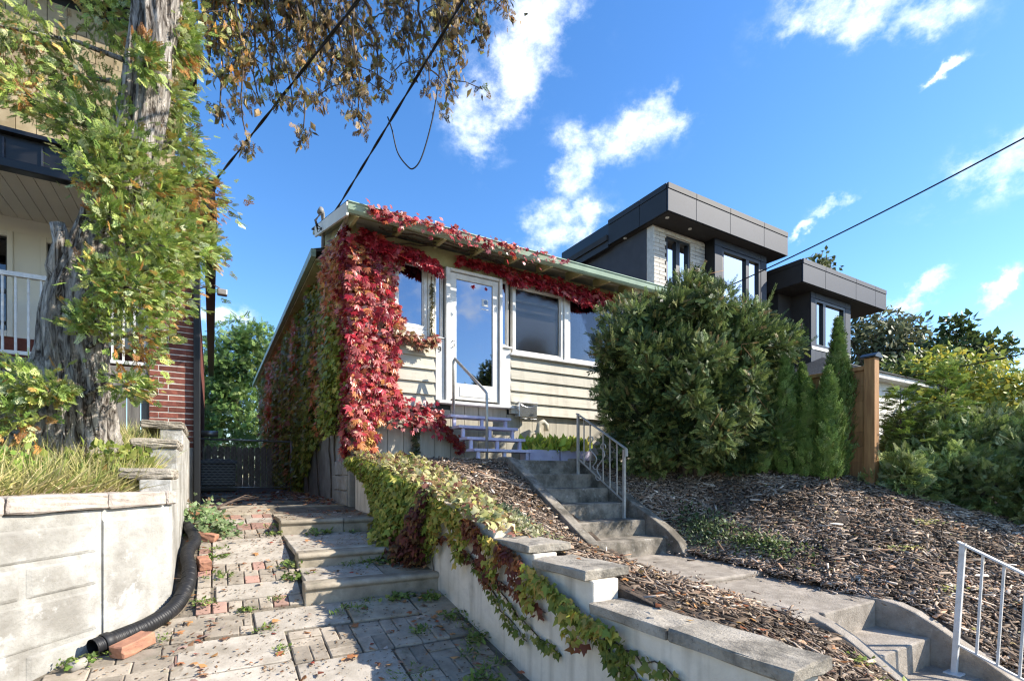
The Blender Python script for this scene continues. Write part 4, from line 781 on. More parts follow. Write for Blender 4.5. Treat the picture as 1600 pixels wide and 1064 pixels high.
# ------------------------------------------------------------------ wires and service mast
def catenary(p, q, sag, n=30): p, q = Vector(p), Vector(q); return [p.lerp(q, t)-Vector((0, 0, sag*4*t*(1-t))) for t in np.linspace(0, 1, n)]
def build_wires():
    m = empty('service_mast', (1.56, 8.65, 3.6)); tag(m, 'grey weatherhead mast with looped wires on the bungalow roof corner', 'mast')
    MB().tube([(1.56, 8.65, 3.3), (1.56, 8.65, 4.18), (1.54, 8.6, 4.27), (1.50, 8.5, 4.27), (1.48, 8.45, 4.19)], [.03, .03, .035, .04, .05], 10).build('pipe', 'insul', m, 0, True)
    for k in range(3): MB().tube([(1.48+.01*k, 8.45, 4.18), (1.40-.01*k, 8.35, 4.0), (1.42, 8.3, 3.90-.05*k), (1.50, 8.4, 3.92), (1.56+.02*k, 8.45, 4.0)], .009, 5).build('wire_loop', 'wire', m, 0, True)
    def twisted(name, label, p, q, sag, r=.012):
        c = catenary(p, q, sag, 160); e = empty(name, p); tag(e, label, 'cable', 'overhead wires')
        for j in range(2):
            pts = [v+Vector((math.cos(i*.55+j*3.14), 0, math.sin(i*.55+j*3.14)))*r*.7 for i, v in enumerate(c)]; MB().tube(pts, r*.8, 6).build('strand', 'wire', e, 0, True)
        return c
    c = twisted('service_cable', 'thick twisted black cable rising from the bungalow roof mast through the hanging branches', (1.57, 8.45, 4.0), (3.45, -6, 6.55), .12, .011)
    twisted('service_cable', 'twisted black cable rising from behind the cedar on the left', (-.08, 8.6, 4.13), (4.17, -6, 4.5), .05, .011)
    pts = [(1.80, 5.93, 4.28), (1.84, 5.89, 4.12), (1.90, 5.86, 3.85), (2.00, 5.79, 3.68), (2.06, 5.76, 3.66), (2.13, 5.72, 3.76), (2.20, 5.68, 4.0), (2.27, 5.63, 4.35), (2.31, 5.60, 4.7), (2.35, 5.57, 5.1)]
    V = [Vector(p) for p in pts]; sm = []
    for i in range(len(V)-1):
        a, b, cc, d = V[max(i-1, 0)], V[i], V[i+1], V[min(i+2, len(V)-1)]
        for k in range(8): t = k/8; sm.append(.5*((2*b)+(-a+cc)*t+(2*a-5*b+4*cc-d)*t*t+(-a+3*b-3*cc+d)*t**3))
    o = MB().tube(sm, .008, 6).build('hanging_wire', 'wire', None, 0, True); tag(o, 'thin slack wire hanging in a loop under the brown branches', 'cable', 'overhead wires')
    o = MB().tube(catenary((11.2, 8.9, 4.75), (13.8, -1.0, 7.6), .25), .016, 6).build('overhead_wire', 'wire', None, 0, True); tag(o, 'single black wire crossing the sky in front of the dark modern houses', 'cable', 'overhead wires')
    o = MB().tube(catenary((17.2, 8.3, 2.85), (12.0, -1.0, 2.6), .15), .014, 6).build('overhead_wire', 'wire', None, 0, True); tag(o, 'low black wire crossing in front of the yellow tree at the right', 'cable', 'overhead wires')
build_wires()

# ------------------------------------------------------------------ the two modern houses
def panels_x(h, xs, y0, y1, z0, z1, m, name='panel', gap=.012):      # a front band of metal panels
    for a, b in zip(xs[:-1], xs[1:]): MB().box(a+gap/2, b-gap/2, y0, y1, z0, z1).build(name, m, h, .004)
def panels_y(h, ys, x0, x1, z0, z1, m, name='panel', gap=.012):
    for a, b in zip(ys[:-1], ys[1:]): MB().box(x0, x1, a+gap/2, b-gap/2, z0, z1).build(name, m, h, .004)
def big_window(h, x0, x1, z0, z1, y, split, glass, fr=.09):
    f = MB().box(x0, x0+fr, y-.02, y+.12, z0, z1).box(x1-fr, x1, y-.02, y+.12, z0, z1).box(x0+fr, x1-fr, y-.02, y+.12, z1-fr, z1).box(x0+fr, x1-fr, y-.02, y+.12, z0, z0+fr).build('window', 'black', h, .004)
    if split: MB().box(split-.07, split+.07, y-.015, y+.11, z0+fr, z1-fr).build('mullion', 'black', f)
    xs = [x0+fr, (split-.07), (split+.07), x1-fr] if split else [x0+fr, x1-fr]
    for k in range(0, len(xs), 2): MB().box(xs[k], xs[k+1], y+.05, y+.056, z0+fr, z1-fr).build('pane', glass, f)
    MB().box(x0+fr, x1-fr, y+.5, y+.52, z0+fr, z1-fr).build('blind', 'dark', f)
    return f
def build_modern():
    h = empty('modern_house', (12, 12, .3)); tag(h, 'tall charcoal modern house with a deep flat roof box, right behind the bungalow', 'house')
    Z0, Z1 = 6.46, 7.14
    # roof box: core, face panels with joints, cap strip
    MB().box(9.55, 14.45, 8.66, 13.0, 6.50, 7.10).build('roof_core', 'black', h)
    xs = [9.5, 10.52, 11.86, 13.35, 14.5]
    panels_x(h, xs, 8.60, 8.64, Z0, 6.995, 'grey'); panels_x(h, xs, 8.585, 8.64, 7.0, Z1, 'charcoal', 'cap')
    panels_y(h, [8.645, 9.55, 10.75], 9.50, 9.545, Z0, 6.995, 'charcoal'); panels_y(h, [8.645, 9.55, 10.75], 9.485, 9.54, 7.0, Z1, 'charcoal', 'cap')
    panels_y(h, [8.645, 10.5, 13.0], 14.455, 14.5, Z0, Z1, 'charcoal')
    MB().box(9.56, 14.44, 8.65, 13, 6.455, 6.495).build('soffit', 'browndark', h)
    for x, y in ((9.75, 8.85), (10.7, 8.95), (9.62, 10.2)): MB().tube([(x, y, 6.44), (x, y, 6.456)], .05, 12).build('downlight', 'white', h)
    # lower roof behind the box
    panels_y(h, [10.75, 13.2], 9.5, 9.56, 6.40, 6.58, 'charcoal', 'rear_fascia'); MB().box(9.45, 14.4, 10.76, 22, 6.585, 6.74).build('rear_roof_edge', 'browndark', h)
    MB().box(9.5, 9.56, 13.2, 22, 6.40, 6.58).build('rear_fascia', 'charcoal', h)
    MB().box(9.70, 9.9, 9.50, 22, .0, 6.45).build('side_wall', 'stucco', h)
    # pale brick front with window
    wy = 9.27
    for (x0, x1, z0, z1) in ((9.71, 10.16, 3.0, 6.45), (11.07, 11.72, 3.0, 6.45), (10.16, 11.07, 6.27, 6.45), (10.16, 11.07, 3.0, 4.5)): MB().box(x0, x1, wy+.02, wy+.3, z0, z1).build('wall_core', 'mortar', h)
    bl = [rough_stone('brick', (.385, .06, .092), 'limestone', .005, 0, .002, 200+i) for i in range(3)]; bs = [rough_stone('brick', (.18, .06, .092), 'limestone', .005, 0, .002, 210+i) for i in range(2)]
    for r in range(20):
        z = 4.55+r*.10
        if z > 6.40: break
        x = 9.71-(.2 if r % 2 else 0)
        while x < 11.62:
            a, b = max(x, 9.705), min(x+.39, 11.66)
            if not (b > 10.16 and a < 11.07 and 4.5 < z < 6.27):
                if b-a > .3: place('brick', random.choice(bl), ((a+b)/2, wy+.005, z), (0, 0, 0), ((b-a-.006)/.385, 1, 1), h)
                elif b-a > .08: place('brick', random.choice(bs), ((a+b)/2, wy+.005, z), (0, 0, 0), ((b-a-.006)/.18, 1, 1), h)
            else:
                if a < 10.08: place('brick', bs[0], ((a+10.155)/2, wy+.005, z), (0, 0, 0), ((10.155-a-.006)/.18, 1, 1), h)
                if b > 11.15: place('brick', bs[1], ((b+11.075)/2, wy+.005, z), (0, 0, 0), ((b-11.075-.006)/.18, 1, 1), h)
            x += .39
    big_window(h, 10.16, 11.07, 4.5, 6.27, wy+.02, 10.62, 'skyglass', .07)
    # bay box with the large window
    MB().box(11.68, 14.0, 8.98, 9.6, 3.2, 4.55).build('bay_base', 'grey', h); MB().box(11.67, 11.70, 8.97, 9.6, 3.2, 6.45).build('bay_cheek', 'black', h); MB().box(13.98, 14.02, 8.97, 9.6, 3.2, 6.45).build('bay_cheek', 'charcoal', h)
    panels_x(h, [11.68, 11.98, 13.72, 14.0], 8.94, 8.97, 6.27, 6.45, 'grey'); MB().box(11.68, 11.97, 8.94, 8.97, 3.2, 6.262).build('panel', 'grey', h, .004); MB().box(13.73, 14.0, 8.94, 8.97, 3.2, 6.262).build('panel', 'grey', h, .004)
    big_window(h, 11.98, 13.72, 4.62, 6.26, 8.97, 13.12, 'skyglass'); MB().box(11.98, 13.72, 8.93, 8.99, 4.56, 4.618).build('window_ledge', 'white', h)
    MB().box(11.7, 14.0, 8.96, 8.978, 3.2, 4.555).build('spandrel', 'grey', h); MB().box(9.71, 14.2, 9.6, 12.5, .0, 6.4).build('house_core', 'stucco', h)
    g = empty('modern_house', (17.3, 11, .3)); tag(g, 'second modern house further right, grey panelled roof box over a projecting bay window', 'house')
    MB().box(14.8, 19.7, 8.36, 12, 5.70, 6.30).build('roof_core', 'black', g); xs = [14.75, 15.95, 17.75, 19.0, 19.76]
    panels_x(g, xs, 8.30, 8.34, 5.67, 6.20, 'grey'); panels_x(g, xs, 8.285, 8.34, 6.205, 6.34, 'grey', 'cap'); panels_y(g, [8.345, 9.4, 10.6, 12], 14.75, 14.79, 5.67, 6.20, 'browndark'); panels_y(g, [8.345, 9.4, 10.6, 12], 14.735, 14.79, 6.205, 6.34, 'browndark', 'cap')
    MB().box(14.8, 19.72, 8.345, 12, 5.655, 5.695).build('soffit', 'browndark', g)
    MB().box(15.0, 18.8, 9.2, 12, .0, 5.65).build('house_core', 'browndark', g)
    MB().box(15.68, 15.72, 8.62, 9.2, 2.8, 5.65).build('bay_cheek', 'browndark', g); MB().box(17.97, 18.01, 8.62, 9.2, 2.8, 5.65).build('bay_cheek', 'charcoal', g)
    panels_x(g, [15.68, 15.93, 17.66, 18.0], 8.58, 8.615, 5.47, 5.65, 'grey'); MB().box(15.68, 15.92, 8.58, 8.615, 2.8, 5.462).build('panel', 'grey', g, .004); MB().box(17.67, 18.0, 8.58, 8.615, 2.8, 5.462).build('panel', 'grey', g, .004)
    big_window(g, 15.93, 17.66, 4.0, 5.46, 8.61, 16.45, 'warmglass', .08)
    MB().box(15.7, 18.0, 8.57, 8.63, 3.90, 3.995).build('window_ledge', 'white', g); panels_x(g, [15.93, 16.3, 16.8, 17.3, 17.66], 8.59, 8.62, 2.8, 3.895, 'grey')
    big_window(g, 18.06, 18.5, 3.6, 5.3, 9.15, None, 'warmglass', .05); MB().box(18.55, 18.8, 9.0, 9.2, 2.8, 5.65).build('side_pier', 'limestone', g)
    MB().box(18.02, 18.8, 9.05, 9.2, 3.45, 3.55).build('sill', 'white', g)
build_modern()

# ------------------------------------------------------------------ cedar fence post, garage
def build_right_structures():
    f = empty('cedar_fence', (7.05, 4, 0)); tag(f, 'new orange cedar fence with a tall capped end post behind the column cedars', 'fence')
    MB().box(6.985, 7.105, 3.06, 3.18, -.3, 1.47).build('post', 'cedarwood', f, .006); MB().prism([(6.955, 1.472), (7.135, 1.472), (7.135, 1.49), (7.07, 1.53), (7.02, 1.53), (6.955, 1.49)], 'y', 3.035, 3.215).build('post_cap', 'black', f)
    for i in range(7): MB().box(7.03, 7.055, 3.182, 7.0, .0+i*.19, .1895+i*.19).build('board', 'cedarwood', f, .003)
    MB().box(6.99, 7.10, 3.183, 7.0, 1.335, 1.385).build('top_rail', 'cedarwood', f, .004)
    g = empty('garage', (16, 7, 0)); tag(g, 'low white garage with a grey shingled hip roof behind the fence post', 'garage')
    MB().box(14.6, 17.6, 6.5, 10, -.3, 2.5).build('wall', 'white', g)
    MB().box(14.3, 17.9, 6.2, 10.3, 2.5, 2.62).build('fascia', 'white', g)
    MB().add([(14.25, 6.15, 2.625), (17.95, 6.15, 2.625), (17.95, 10.35, 2.625), (14.25, 10.35, 2.625), (15.6, 8.2, 3.55), (16.6, 8.2, 3.55)], [(0, 1, 5, 4), (1, 2, 5), (2, 3, 4, 5), (3, 0, 4), (0, 3, 2, 1)]).build('roof', 'shingle', g)
    for i in range(4): MB().box(14.75+i*.68, 14.75+i*.68+.66, 6.46, 6.497, -.2, 2.1).build('door_panel', 'cream', g, .004)
build_right_structures()

# ------------------------------------------------------------------ planting
def sc_lobes(L, k): return [((c[0]*k, c[1]*k, c[2]*k), (r[0]*k, r[1]*k, r[2]*k)) for c, r in L]
def build_trunk(name, path, rads, m, parent, n=56, ridge=.16, seed=3, steps=24):
    """a furrowed tapered trunk"""
    P = [Vector(p) for p in path]; pts = []; rr = []
    for i in range(len(P)-1):
        a, b, c, d = P[max(i-1, 0)], P[i], P[i+1], P[min(i+2, len(P)-1)]
        for k in range(steps):
            t = k/steps; pts.append(.5*((2*b)+(-a+c)*t+(2*a-5*b+4*c-d)*t*t+(-a+3*b-3*c+d)*t**3)); rr.append(rads[i]+(rads[i+1]-rads[i])*t)
    pts.append(P[-1]); rr.append(rads[-1]); r = random.Random(seed); ph = [r.uniform(0, 6.28) for _ in range(8)]
    V = []; F = []
    for i, p in enumerate(pts):
        z = p.z
        for k in range(n):
            a = 2*math.pi*k/n; tw = a+z*.35+.25*math.sin(z*2.1+ph[7])
            g = sum(math.sin(tw*f+ph[j]+.6*math.sin(z*(1.3+j*.7)+ph[j]))*w for j, (f, w) in enumerate(((3, .34), (5, .24), (9, .24), (16, .24), (25, .20))))
            rad = rr[i]*(1+ridge*g)*(1+.09*math.sin(z*3.3+a*2+ph[5])+.05*math.sin(z*7+a*3))
            V.append((p.x+math.cos(a)*rad, p.y+math.sin(a)*rad, p.z))
    for i in range(len(pts)-1):
        for k in range(n): F.append((i*n+k, i*n+(k+1) % n, (i+1)*n+(k+1) % n, (i+1)*n+k))
    b = MB(); b.v = V; b.f = F; return b.build(name, m, parent, 0, True)
CEDAR_COLS = [(.34, .45, .09), (.20, .31, .07), (.50, .58, .19), (.68, .71, .42), (.56, .30, .09), (.07, .12, .03), (.46, .50, .12)]
def build_cedar():
    t = empty('cedar_tree', (-.95, 5.05, .2)); tag(t, 'big old cedar with furrowed grey trunk and browning foliage before the brick house', 'tree')
    build_trunk('trunk', [(-1.03, 5.06, -.05), (-.99, 5.06, .35), (-.93, 5.04, .75), (-.90, 5.02, 1.25), (-.76, 4.95, 1.70), (-.64, 4.9, 2.05), (-.50, 4.87, 2.7), (-.40, 4.87, 3.4), (-.36, 4.9, 4.1), (-.30, 4.9, 5.2), (-.2, 4.9, 6.4)],
                [.36, .27, .235, .19, .165, .155, .15, .15, .14, .12, .09], 'bark', t, 110, .20)
    MB().tube([(-.92, 5.0, 1.35), (-.98, 4.92, 1.55), (-.94, 4.88, 1.72), (-.97, 4.86, 1.85)], [.11, .075, .06, .045], 10).build('broken_limb', 'bark', t, 0, True)
    CED = [((-0.60, 4.89, 2.69), (0.22, 0.22, 0.22)), ((-0.73, 4.74, 2.34), (0.16, 0.16, 0.16)), ((-0.65, 4.57, 2.13), (0.20, 0.20, 0.15)), ((-0.41, 4.78, 2.25), (0.27, 0.27, 0.22)), ((-0.14, 4.97, 2.37), (0.27, 0.27, 0.19)), ((-0.38, 4.49, 1.69), (0.20, 0.27, 0.21)), ((-0.30, 4.71, 1.80), (0.27, 0.27, 0.27)), ((-0.07, 4.93, 1.91), (0.16, 0.16, 0.19)), ((-0.52, 4.43, 1.33), (0.20, 0.25, 0.20)), ((-0.36, 4.63, 1.42), (0.24, 0.24, 0.24)), ((-0.72, 4.54, 1.10), (0.12, 0.14, 0.10)), ((-0.47, 4.50, 1.02), (0.21, 0.24, 0.17)), ((-1.12, 4.59, 0.62), (0.22, 0.22, 0.15)), ((-1.16, 4.51, 0.40), (0.17, 0.17, 0.17)), ((-0.50, 4.54, 0.66), (0.12, 0.17, 0.10)), ((-1.35, 5.22, 3.38), (0.42, 0.35, 0.22)), ((-1.21, 5.02, 2.82), (0.18, 0.20, 0.13)), ((-0.92, 5.20, 3.16), (0.23, 0.23, 0.23)), ((-0.67, 5.17, 3.71), (0.23, 0.23, 0.23)), ((-0.21, 5.01, 3.64), (0.15, 0.19, 0.32)), ((-0.28, 5.05, 3.11), (0.14, 0.16, 0.27)), ((-0.19, 5.00, 2.74), (0.14, 0.16, 0.16)), ((-0.91, 4.96, 2.67), (0.19, 0.19, 0.14)), ((-0.64, 4.52, 1.40), (0.12, 0.14, 0.12)), ((-.56, 4.62, 2.42), (.16, .14, .12)), ((-.62, 4.5, 1.82), (.10, .1, .10)), ((-.42, 4.62, 3.1), (.09, .09, .16)), ((-.95, 4.5, .58), (.15, .12, .08))]
    lim = MB()
    for c, r in CED:
        c = Vector(c); z0 = max(.4, min(5, c.z-.12)); tx = np.interp(z0, [0, .75, 1.25, 1.7, 2.05, 2.7, 3.4, 5.2], [-1, -.93, -.9, -.76, -.64, -.5, -.4, -.3]); s = Vector((tx, 4.97, z0)); mid = (s+c)/2+Vector((0, 0, .05))
        lim.tube([s, mid, c, c+(c-mid)*.5-Vector((0, 0, .05))], [.022, .016, .010, .004], 6)
    lim.build('limbs', 'bark', t, 0, True)
    P, D = [], []
    for c, r in CED:
        k = int(130+6000*(r[0]*r[2])); q = rng.normal(0, .46, (k, 3))*np.array(r)*1.05+np.array(c); P.append(q); D.append(unit((q-np.array(c)))*.8+unit(np.array(c)-np.array([-.75, 5.0, c[2]-.1]))*.6)
    P = np.concatenate(P); D = np.concatenate(D); n = len(P); D = unit(D+rng.normal(0, .35, (n, 3))+[0, 0, -.25])
    cl = smooth_noise(P, 5, 4)[:, None]; C = pal(n, CEDAR_COLS, [3, 3, 2.2, 1.2, 1.1, 1.6, 2], .2); C = np.where((cl > .75) & (rng.random((n, 1)) < .6), pal(n, [(.50, .22, .05), (.38, .18, .07), (.48, .32, .11)]), C)
    inst('crown', T_CEDAR, frames(D, rdir(n)+[.15, -.3, .3]), P, rng.uniform(.04, .105, n), C, 'cedarleaf', t, 'stuff')
    # the high drooping branches that reach over towards the bungalow, mostly dead brown
    ends = [(-0.0, 5.12, 3.48), (0.09, 4.95, 2.99), (0.25, 4.85, 2.86), (0.35, 4.91, 3.23), (0.19, 5.12, 3.67), (0.49, 4.95, 3.39), (0.61, 4.87, 3.25), (0.69, 4.71, 3.04), (0.83, 4.74, 3.39), (0.95, 4.79, 3.64), (1.17, 4.65, 3.14), (1.15, 4.79, 3.66), (1.38, 4.76, 3.68), (1.49, 4.81, 4.25), (1.61, 4.62, 3.86), (1.77, 4.53, 3.68), (1.89, 4.35, 3.48), (1.99, 4.28, 3.84), (1.95, 4.42, 4.16), (2.26, 4.36, 4.25), (2.47, 4.23, 4.47), (0.04, 5.21, 3.9), (0.45, 5.08, 3.87), (0.75, 4.91, 3.81), (-0.15, 5.21, 3.7), (1.9, 4.5, 4.5), (1.2, 4.9, 4.3), (.6, 4.95, 4.1), (.3, 5.0, 4.0), (1.65, 4.7, 4.35), (.9, 4.85, 4.05), (.15, 4.9, 3.4), (1.05, 4.7, 3.45), (2.1, 4.4, 4.4)]
    tw = MB(); P = []; D = []; W = []
    for (x, y, z) in [(q[0]*1.2, q[1]*1.2, q[2]*1.2) for q in ends]:
        L = random.uniform(.9, 1.5); top = Vector((x-.10, y+.05, max(5.3, z+L*.7))); e = Vector((x, y, z)); k = 9; pts = [top.lerp(e, i/k)+Vector((math.sin(i*1.3+x*5), math.cos(i*1.7+y*3), 0))*.025 for i in range(k+1)]
        src = Vector((-.28+.05*(x+.2), 4.95, 5.6+.15*x)); tw.tube([src, (src+top)/2+Vector((0, 0, .18)), top]+pts[1:], [.04, .03, .02]+[.014-.0010*i for i in range(k)], 5)
        for i in range(2, k+1, 2) if random.random() < .5 else range(1, k+1, 2):
            p = pts[i]; w = random.uniform(.6, 1.3)
            for j in range(int(32*w)): P.append(p+Vector((random.gauss(0, .050)*w, random.gauss(0, .05)*w, random.gauss(-.02, .055)))); D.append((random.gauss(0, .5), random.gauss(0, .5), -1)); W.append(x)
        for q in range(4):                                  # side twigs
            i = random.randint(1, k-1); s = pts[i]; o = s+Vector((random.gauss(0, .16), random.gauss(0, .12), random.uniform(-.22, .0))); tw.tube([s, (s+o)/2+Vector((0, 0, .03)), o], .006, 4)
            for j in range(10): P.append(s.lerp(o, random.uniform(.6, 1.05))+Vector((random.gauss(0, .035), random.gauss(0, .035), random.gauss(0, .04)))); D.append((random.gauss(0, .6), random.gauss(0, .6), -1)); W.append(x)
    tw.build('drooping_branches', 'twig', t, 0, True)
    P = np.array(P); D = unit(np.array(D)); W = np.array(W); n = len(P); br = pal(n, [(.24, .16, .075), (.36, .24, .10), (.15, .105, .055), (.44, .29, .12), (.30, .26, .09)]); gr = pal(n, [(.26, .31, .07), (.48, .22, .05), (.38, .36, .10), (.55, .28, .07), (.17, .20, .05)])
    g = (rng.random(n) < np.clip((1.1-W)*.8, .12, .75)) & (P[:, 2] > 4.0); br = br*np.where(rng.random((n, 1)) < .3, .45, 1.0)
    o = inst('brown_foliage', T_CEDAR+[T_LONG, T_LEAF], frames(D, rdir(n)), P, rng.uniform(.05, .12, n), np.where(g[:, None], gr, br), 'cedarleaf', t, 'stuff'); o['label'] = 'drooping brown and green branches high above the driveway'
build_cedar()

def blades(name, n, xy, zf, h, cols, w, parent=None, mn='grass', spread=.4, kind=None):
    x, y = xy; T = np.stack([x, y, zf], 1); D = unit(np.concatenate([rng.normal(0, spread, (n, 2)), np.ones((n, 1))], 1)); S = rng.uniform(h[0], h[1], n)
    return inst(name, T_BLADE, frames(D, np.concatenate([rng.normal(0, 1, (n, 2)), np.zeros((n, 1))], 1)), T, np.stack([np.full(n, 1.)*w, S, S], 1), pal(n, cols), mn, parent, kind)
def build_lawn_plants():
    n = 26000; x = -.44-rng.random(n)**1.3*2.6; y0 = np.maximum(4.42+(x+.44)*1.28, 1.5); y = y0+.04+rng.random(n)**1.7*(7.6-y0); z = lawn_z(x, y)
    c1 = [(.58, .48, .22), (.48, .42, .16), (.30, .34, .09), (.19, .26, .06), (.64, .53, .30), (.38, .38, .13)]
    tag(blades('tall_grass', n, (x, y), z, (.06, .36), c1, .38, spread=.75), 'dry yellow and green grass spilling over the left retaining wall', 'grass', None, 'stuff')
    n = 2600; x = -.46-rng.random(n)*.55; y0 = 4.42+(x+.44)*1.28; y = y0+rng.random(n)*.5; z = lawn_z(x, y)
    tag(blades('dry_grass', n, (x, y), z, (.06, .20), [(.58, .44, .28), (.46, .33, .19), (.64, .54, .36)], .3, spread=1.3), 'pale straw lying flat behind the coping of the left wall', 'grass', None, 'stuff')
    for i, (x, y, r, h, nn, cols, lab) in enumerate(((-.62, 4.62, .16, .30, 230, [(.25, .30, .06), (.36, .36, .09), (.16, .22, .04)], 'yellow green leafy weed at the foot of the cedar trunk'), (-1.24, 4.25, .24, .22, 240, [(.14, .24, .04), (.22, .33, .06), (.40, .44, .10)], 'broad leaved bright green bush at the far left edge'), (-.85, 4.5, .2, .16, 160, [(.24, .28, .06), (.12, .18, .04), (.38, .2, .05)], 'low weeds in front of the cedar trunk'))):
        e = empty('weed_bush', (x, y, float(lawn_z(x, y)[0]))); tag(e, lab, 'plant'); T = np.stack([rng.normal(x, r*.6, nn), rng.normal(y, r*.6, nn), float(lawn_z(x, y)[0])+rng.random(nn)*h], 1); D = unit(rng.normal(0, .7, (nn, 3))+[0, -.1, .5])
        inst('leaves', T_LEAF, frames(D, rdir(nn)+[.3, -.6, .8]), T, rng.uniform(.04, .10, nn), pal(nn, cols), 'leaf', e)
build_lawn_plants()

# ---- creepers
REDS = [(.46, .025, .040), (.56, .06, .085), (.30, .014, .026), (.66, .20, .18), (.58, .17, .07), (.18, .012, .02)]
def creeper_leaves(P, N, size, C, name, parent, m='redleaf', tm=None, droop=.8):
    n = len(P); D = unit(rng.normal(0, .36, (n, 3))+[0, 0, -droop]+N*.4); return inst(name, tm or T_CREEP, frames(D, N+rng.normal(0, .35, (n, 3))+[0, 0, .25]), P, size, C, m, parent, 'stuff')
def vine_stems(name, paths, r, parent):
    b = MB()
    for p in paths:
        V = [Vector(q) for q in p]; sm = []
        for i in range(len(V)-1):
            for k in range(5): sm.append(V[i].lerp(V[i+1], k/5)+Vector((random.gauss(0, .008), random.gauss(0, .008), random.gauss(0, .012))))
        sm.append(V[-1]); b.tube(sm, [r*(1-.6*i/len(sm)) for i in range(len(sm))], 5, False)
    b.build(name, 'vinestem', parent, 0, True)
def build_creeper():
    t = empty('virginia_creeper', (1.7, 7.1, .1)); tag(t, 'virginia creeper turning from green to scarlet over the bungalow corner, side wall and eave', 'climber')
    # side wall
    n = 23000; Y = 7.15+(rng.random(n)**1.5)*13.6; Z = rng.uniform(-.35, 3.50, n); P0 = np.stack([np.zeros(n), Y, Z], 1)
    zmin = np.interp(Y, [7.1, 7.6, 8.2, 9.0, 10, 11, 12, 21], [.15, .75, .85, .70, .35, -.1, -.35, -.35])+.35*smooth_noise(P0, 2.5, 2)
    bare = smooth_noise(P0*np.array([1, 1, .45]), 2.3, 8) > 1.25
    k = (Z > zmin) & ~(bare & (Y < 9.5)); Y, Z, P0 = Y[k], Z[k], P0[k]; n = len(Y)
    thick = .05+.16*np.clip(smooth_noise(P0, 1.7, 5)*.5+.5, 0, 1); X = 1.64-rng.random(n)*thick
    P = np.stack([X, Y, Z], 1); q = smooth_noise(P*np.array([1, 1, .55]), 1.9, 11)+.25*rng.normal(size=n); hi = (Z-1.6)*.28
    C = pal(n, [(.34, .42, .08), (.46, .48, .09), (.60, .52, .13), (.20, .26, .05)]); org = pal(n, [(.86, .36, .15), (.88, .45, .22), (.84, .27, .17), (.78, .52, .16)]); red = pal(n, REDS); pur = pal(n, [(.45, .16, .13), (.55, .25, .17), (.30, .11, .09)])
    C = np.where((q+hi > .58)[:, None], org, C); C = np.where((q+hi > 1.45)[:, None] & (Y < 10)[:, None], red, C); C = np.where((q < -1.0)[:, None], pur, C); C = np.where(((Y < 7.42) & (rng.random(n) < .8))[:, None], red, C)
    S = rng.uniform(.055, .115, n)*np.interp(Y, [7, 12, 20], [.95, 1.15, 1.7]); creeper_leaves(P, np.tile([-1., 0, 0], (n, 1)), S, C, 'side_foliage', t)
    # corner and front, thick scarlet
    n = 3900; X = 1.60+rng.random(n)**1.15*.80; Z = rng.uniform(.35, 3.32, n); right = np.interp(Z, [.3, .8, 1.2, 1.6, 2.0, 2.4, 2.8, 3.0, 3.3], [1.95, 2.05, 2.45, 2.30, 2.40, 2.32, 2.28, 2.2, 2.6])+.07*np.sin(Z*9)+.06*np.sin(Z*23+1); k = (X < right) & (smooth_noise(np.stack([X*1.6, 0*X, Z*.6], 1), 5.5, 77) > -.75); X, Z = X[k], Z[k]; n = len(X)
    Yv = 7.13-rng.random(n)*(.06+.20*np.clip(1-(X-1.6)/.7, 0, 1)*np.clip((3.1-Z)/1.5, .2, 1)); P = np.stack([X, Yv, Z], 1)
    C = pal(n, REDS+[(.62, .28, .10), (.60, .44, .14), (.72, .42, .38), (.20, .20, .06)], [2.6, 3, 1.6, 3, 1.2, 1.4, 1.1, .6, 1.6, .7], .32); w = (smooth_noise(P, 3, 21) > .9); C[w] = pal(int(w.sum()), [(.58, .28, .08), (.55, .40, .12), (.5, .14, .06)])
    creeper_leaves(P, np.tile([-.15, -1., .1], (n, 1)), rng.uniform(.04, .108, n), C, 'corner_foliage', t)
    # single large leaves standing proud of the corner
    protos = []
    for i in range(8):
        me = bpy.data.meshes.new('leaf'); tv, tf = T_CREEP[i % 4]; me.from_pydata([tuple(v) for v in tv], [], tf); me.materials.append(M['redleaf'])
        c = list((REDS+[(.55, .22, .06), (.56, .16, .14)])[i])+[1]; a = me.attributes.new('Col', 'FLOAT_COLOR', 'POINT'); a.data.foreach_set('color', c*len(tv)); protos.append(me)
    for i in range(200):
        z = random.uniform(.4, 3.0); x = random.uniform(1.58, 2.30 if z > 1.2 else 2.0); y = 7.10-random.uniform(.06, .24)*(1-.6*max(0, (x-1.6)/.7)); Rm = frames(np.array([[random.gauss(0, .3), random.gauss(-.25, .2), -1]]), np.array([[random.gauss(-.15, .3), -1., random.gauss(.4, .3)]]))[0]
        o = bpy.data.objects.new('leaf', random.choice(protos)); link(o, t); s = random.uniform(.09, .135)
        o.matrix_parent_inverse = Matrix.Translation(-t.location); o.matrix_basis = Matrix.Translation((x, y, z)) @ Matrix([list(Rm[0]), list(Rm[1]), list(Rm[2])]).to_4x4() @ Matrix.Scale(s, 4)
    # under the eave along the header, on the gutter, at the sill, below the siding
    def band(n, X, Z, Y, cols, size, name, w=None):
        P = np.stack([X, Y, Z], 1); creeper_leaves(P, np.tile([0., -1., .2], (len(X), 1)), rng.uniform(size[0], size[1], len(X)), pal(len(X), cols, w), name, t)
    n = 640; X = rng.uniform(4.0, 6.45, n); b = np.interp(X, [4.0, 4.3, 4.6, 5.2, 5.8, 6.45], [.10, .28, .20, .25, .36, .22]); Z = 3.42-rng.random(n)**.8*b-.03*rng.random(n); band(n, X, Z, 7.12-rng.random(n)*.10, REDS, (.07, .12), 'eave_foliage', [2, 2, 3, 1, .6, 2])
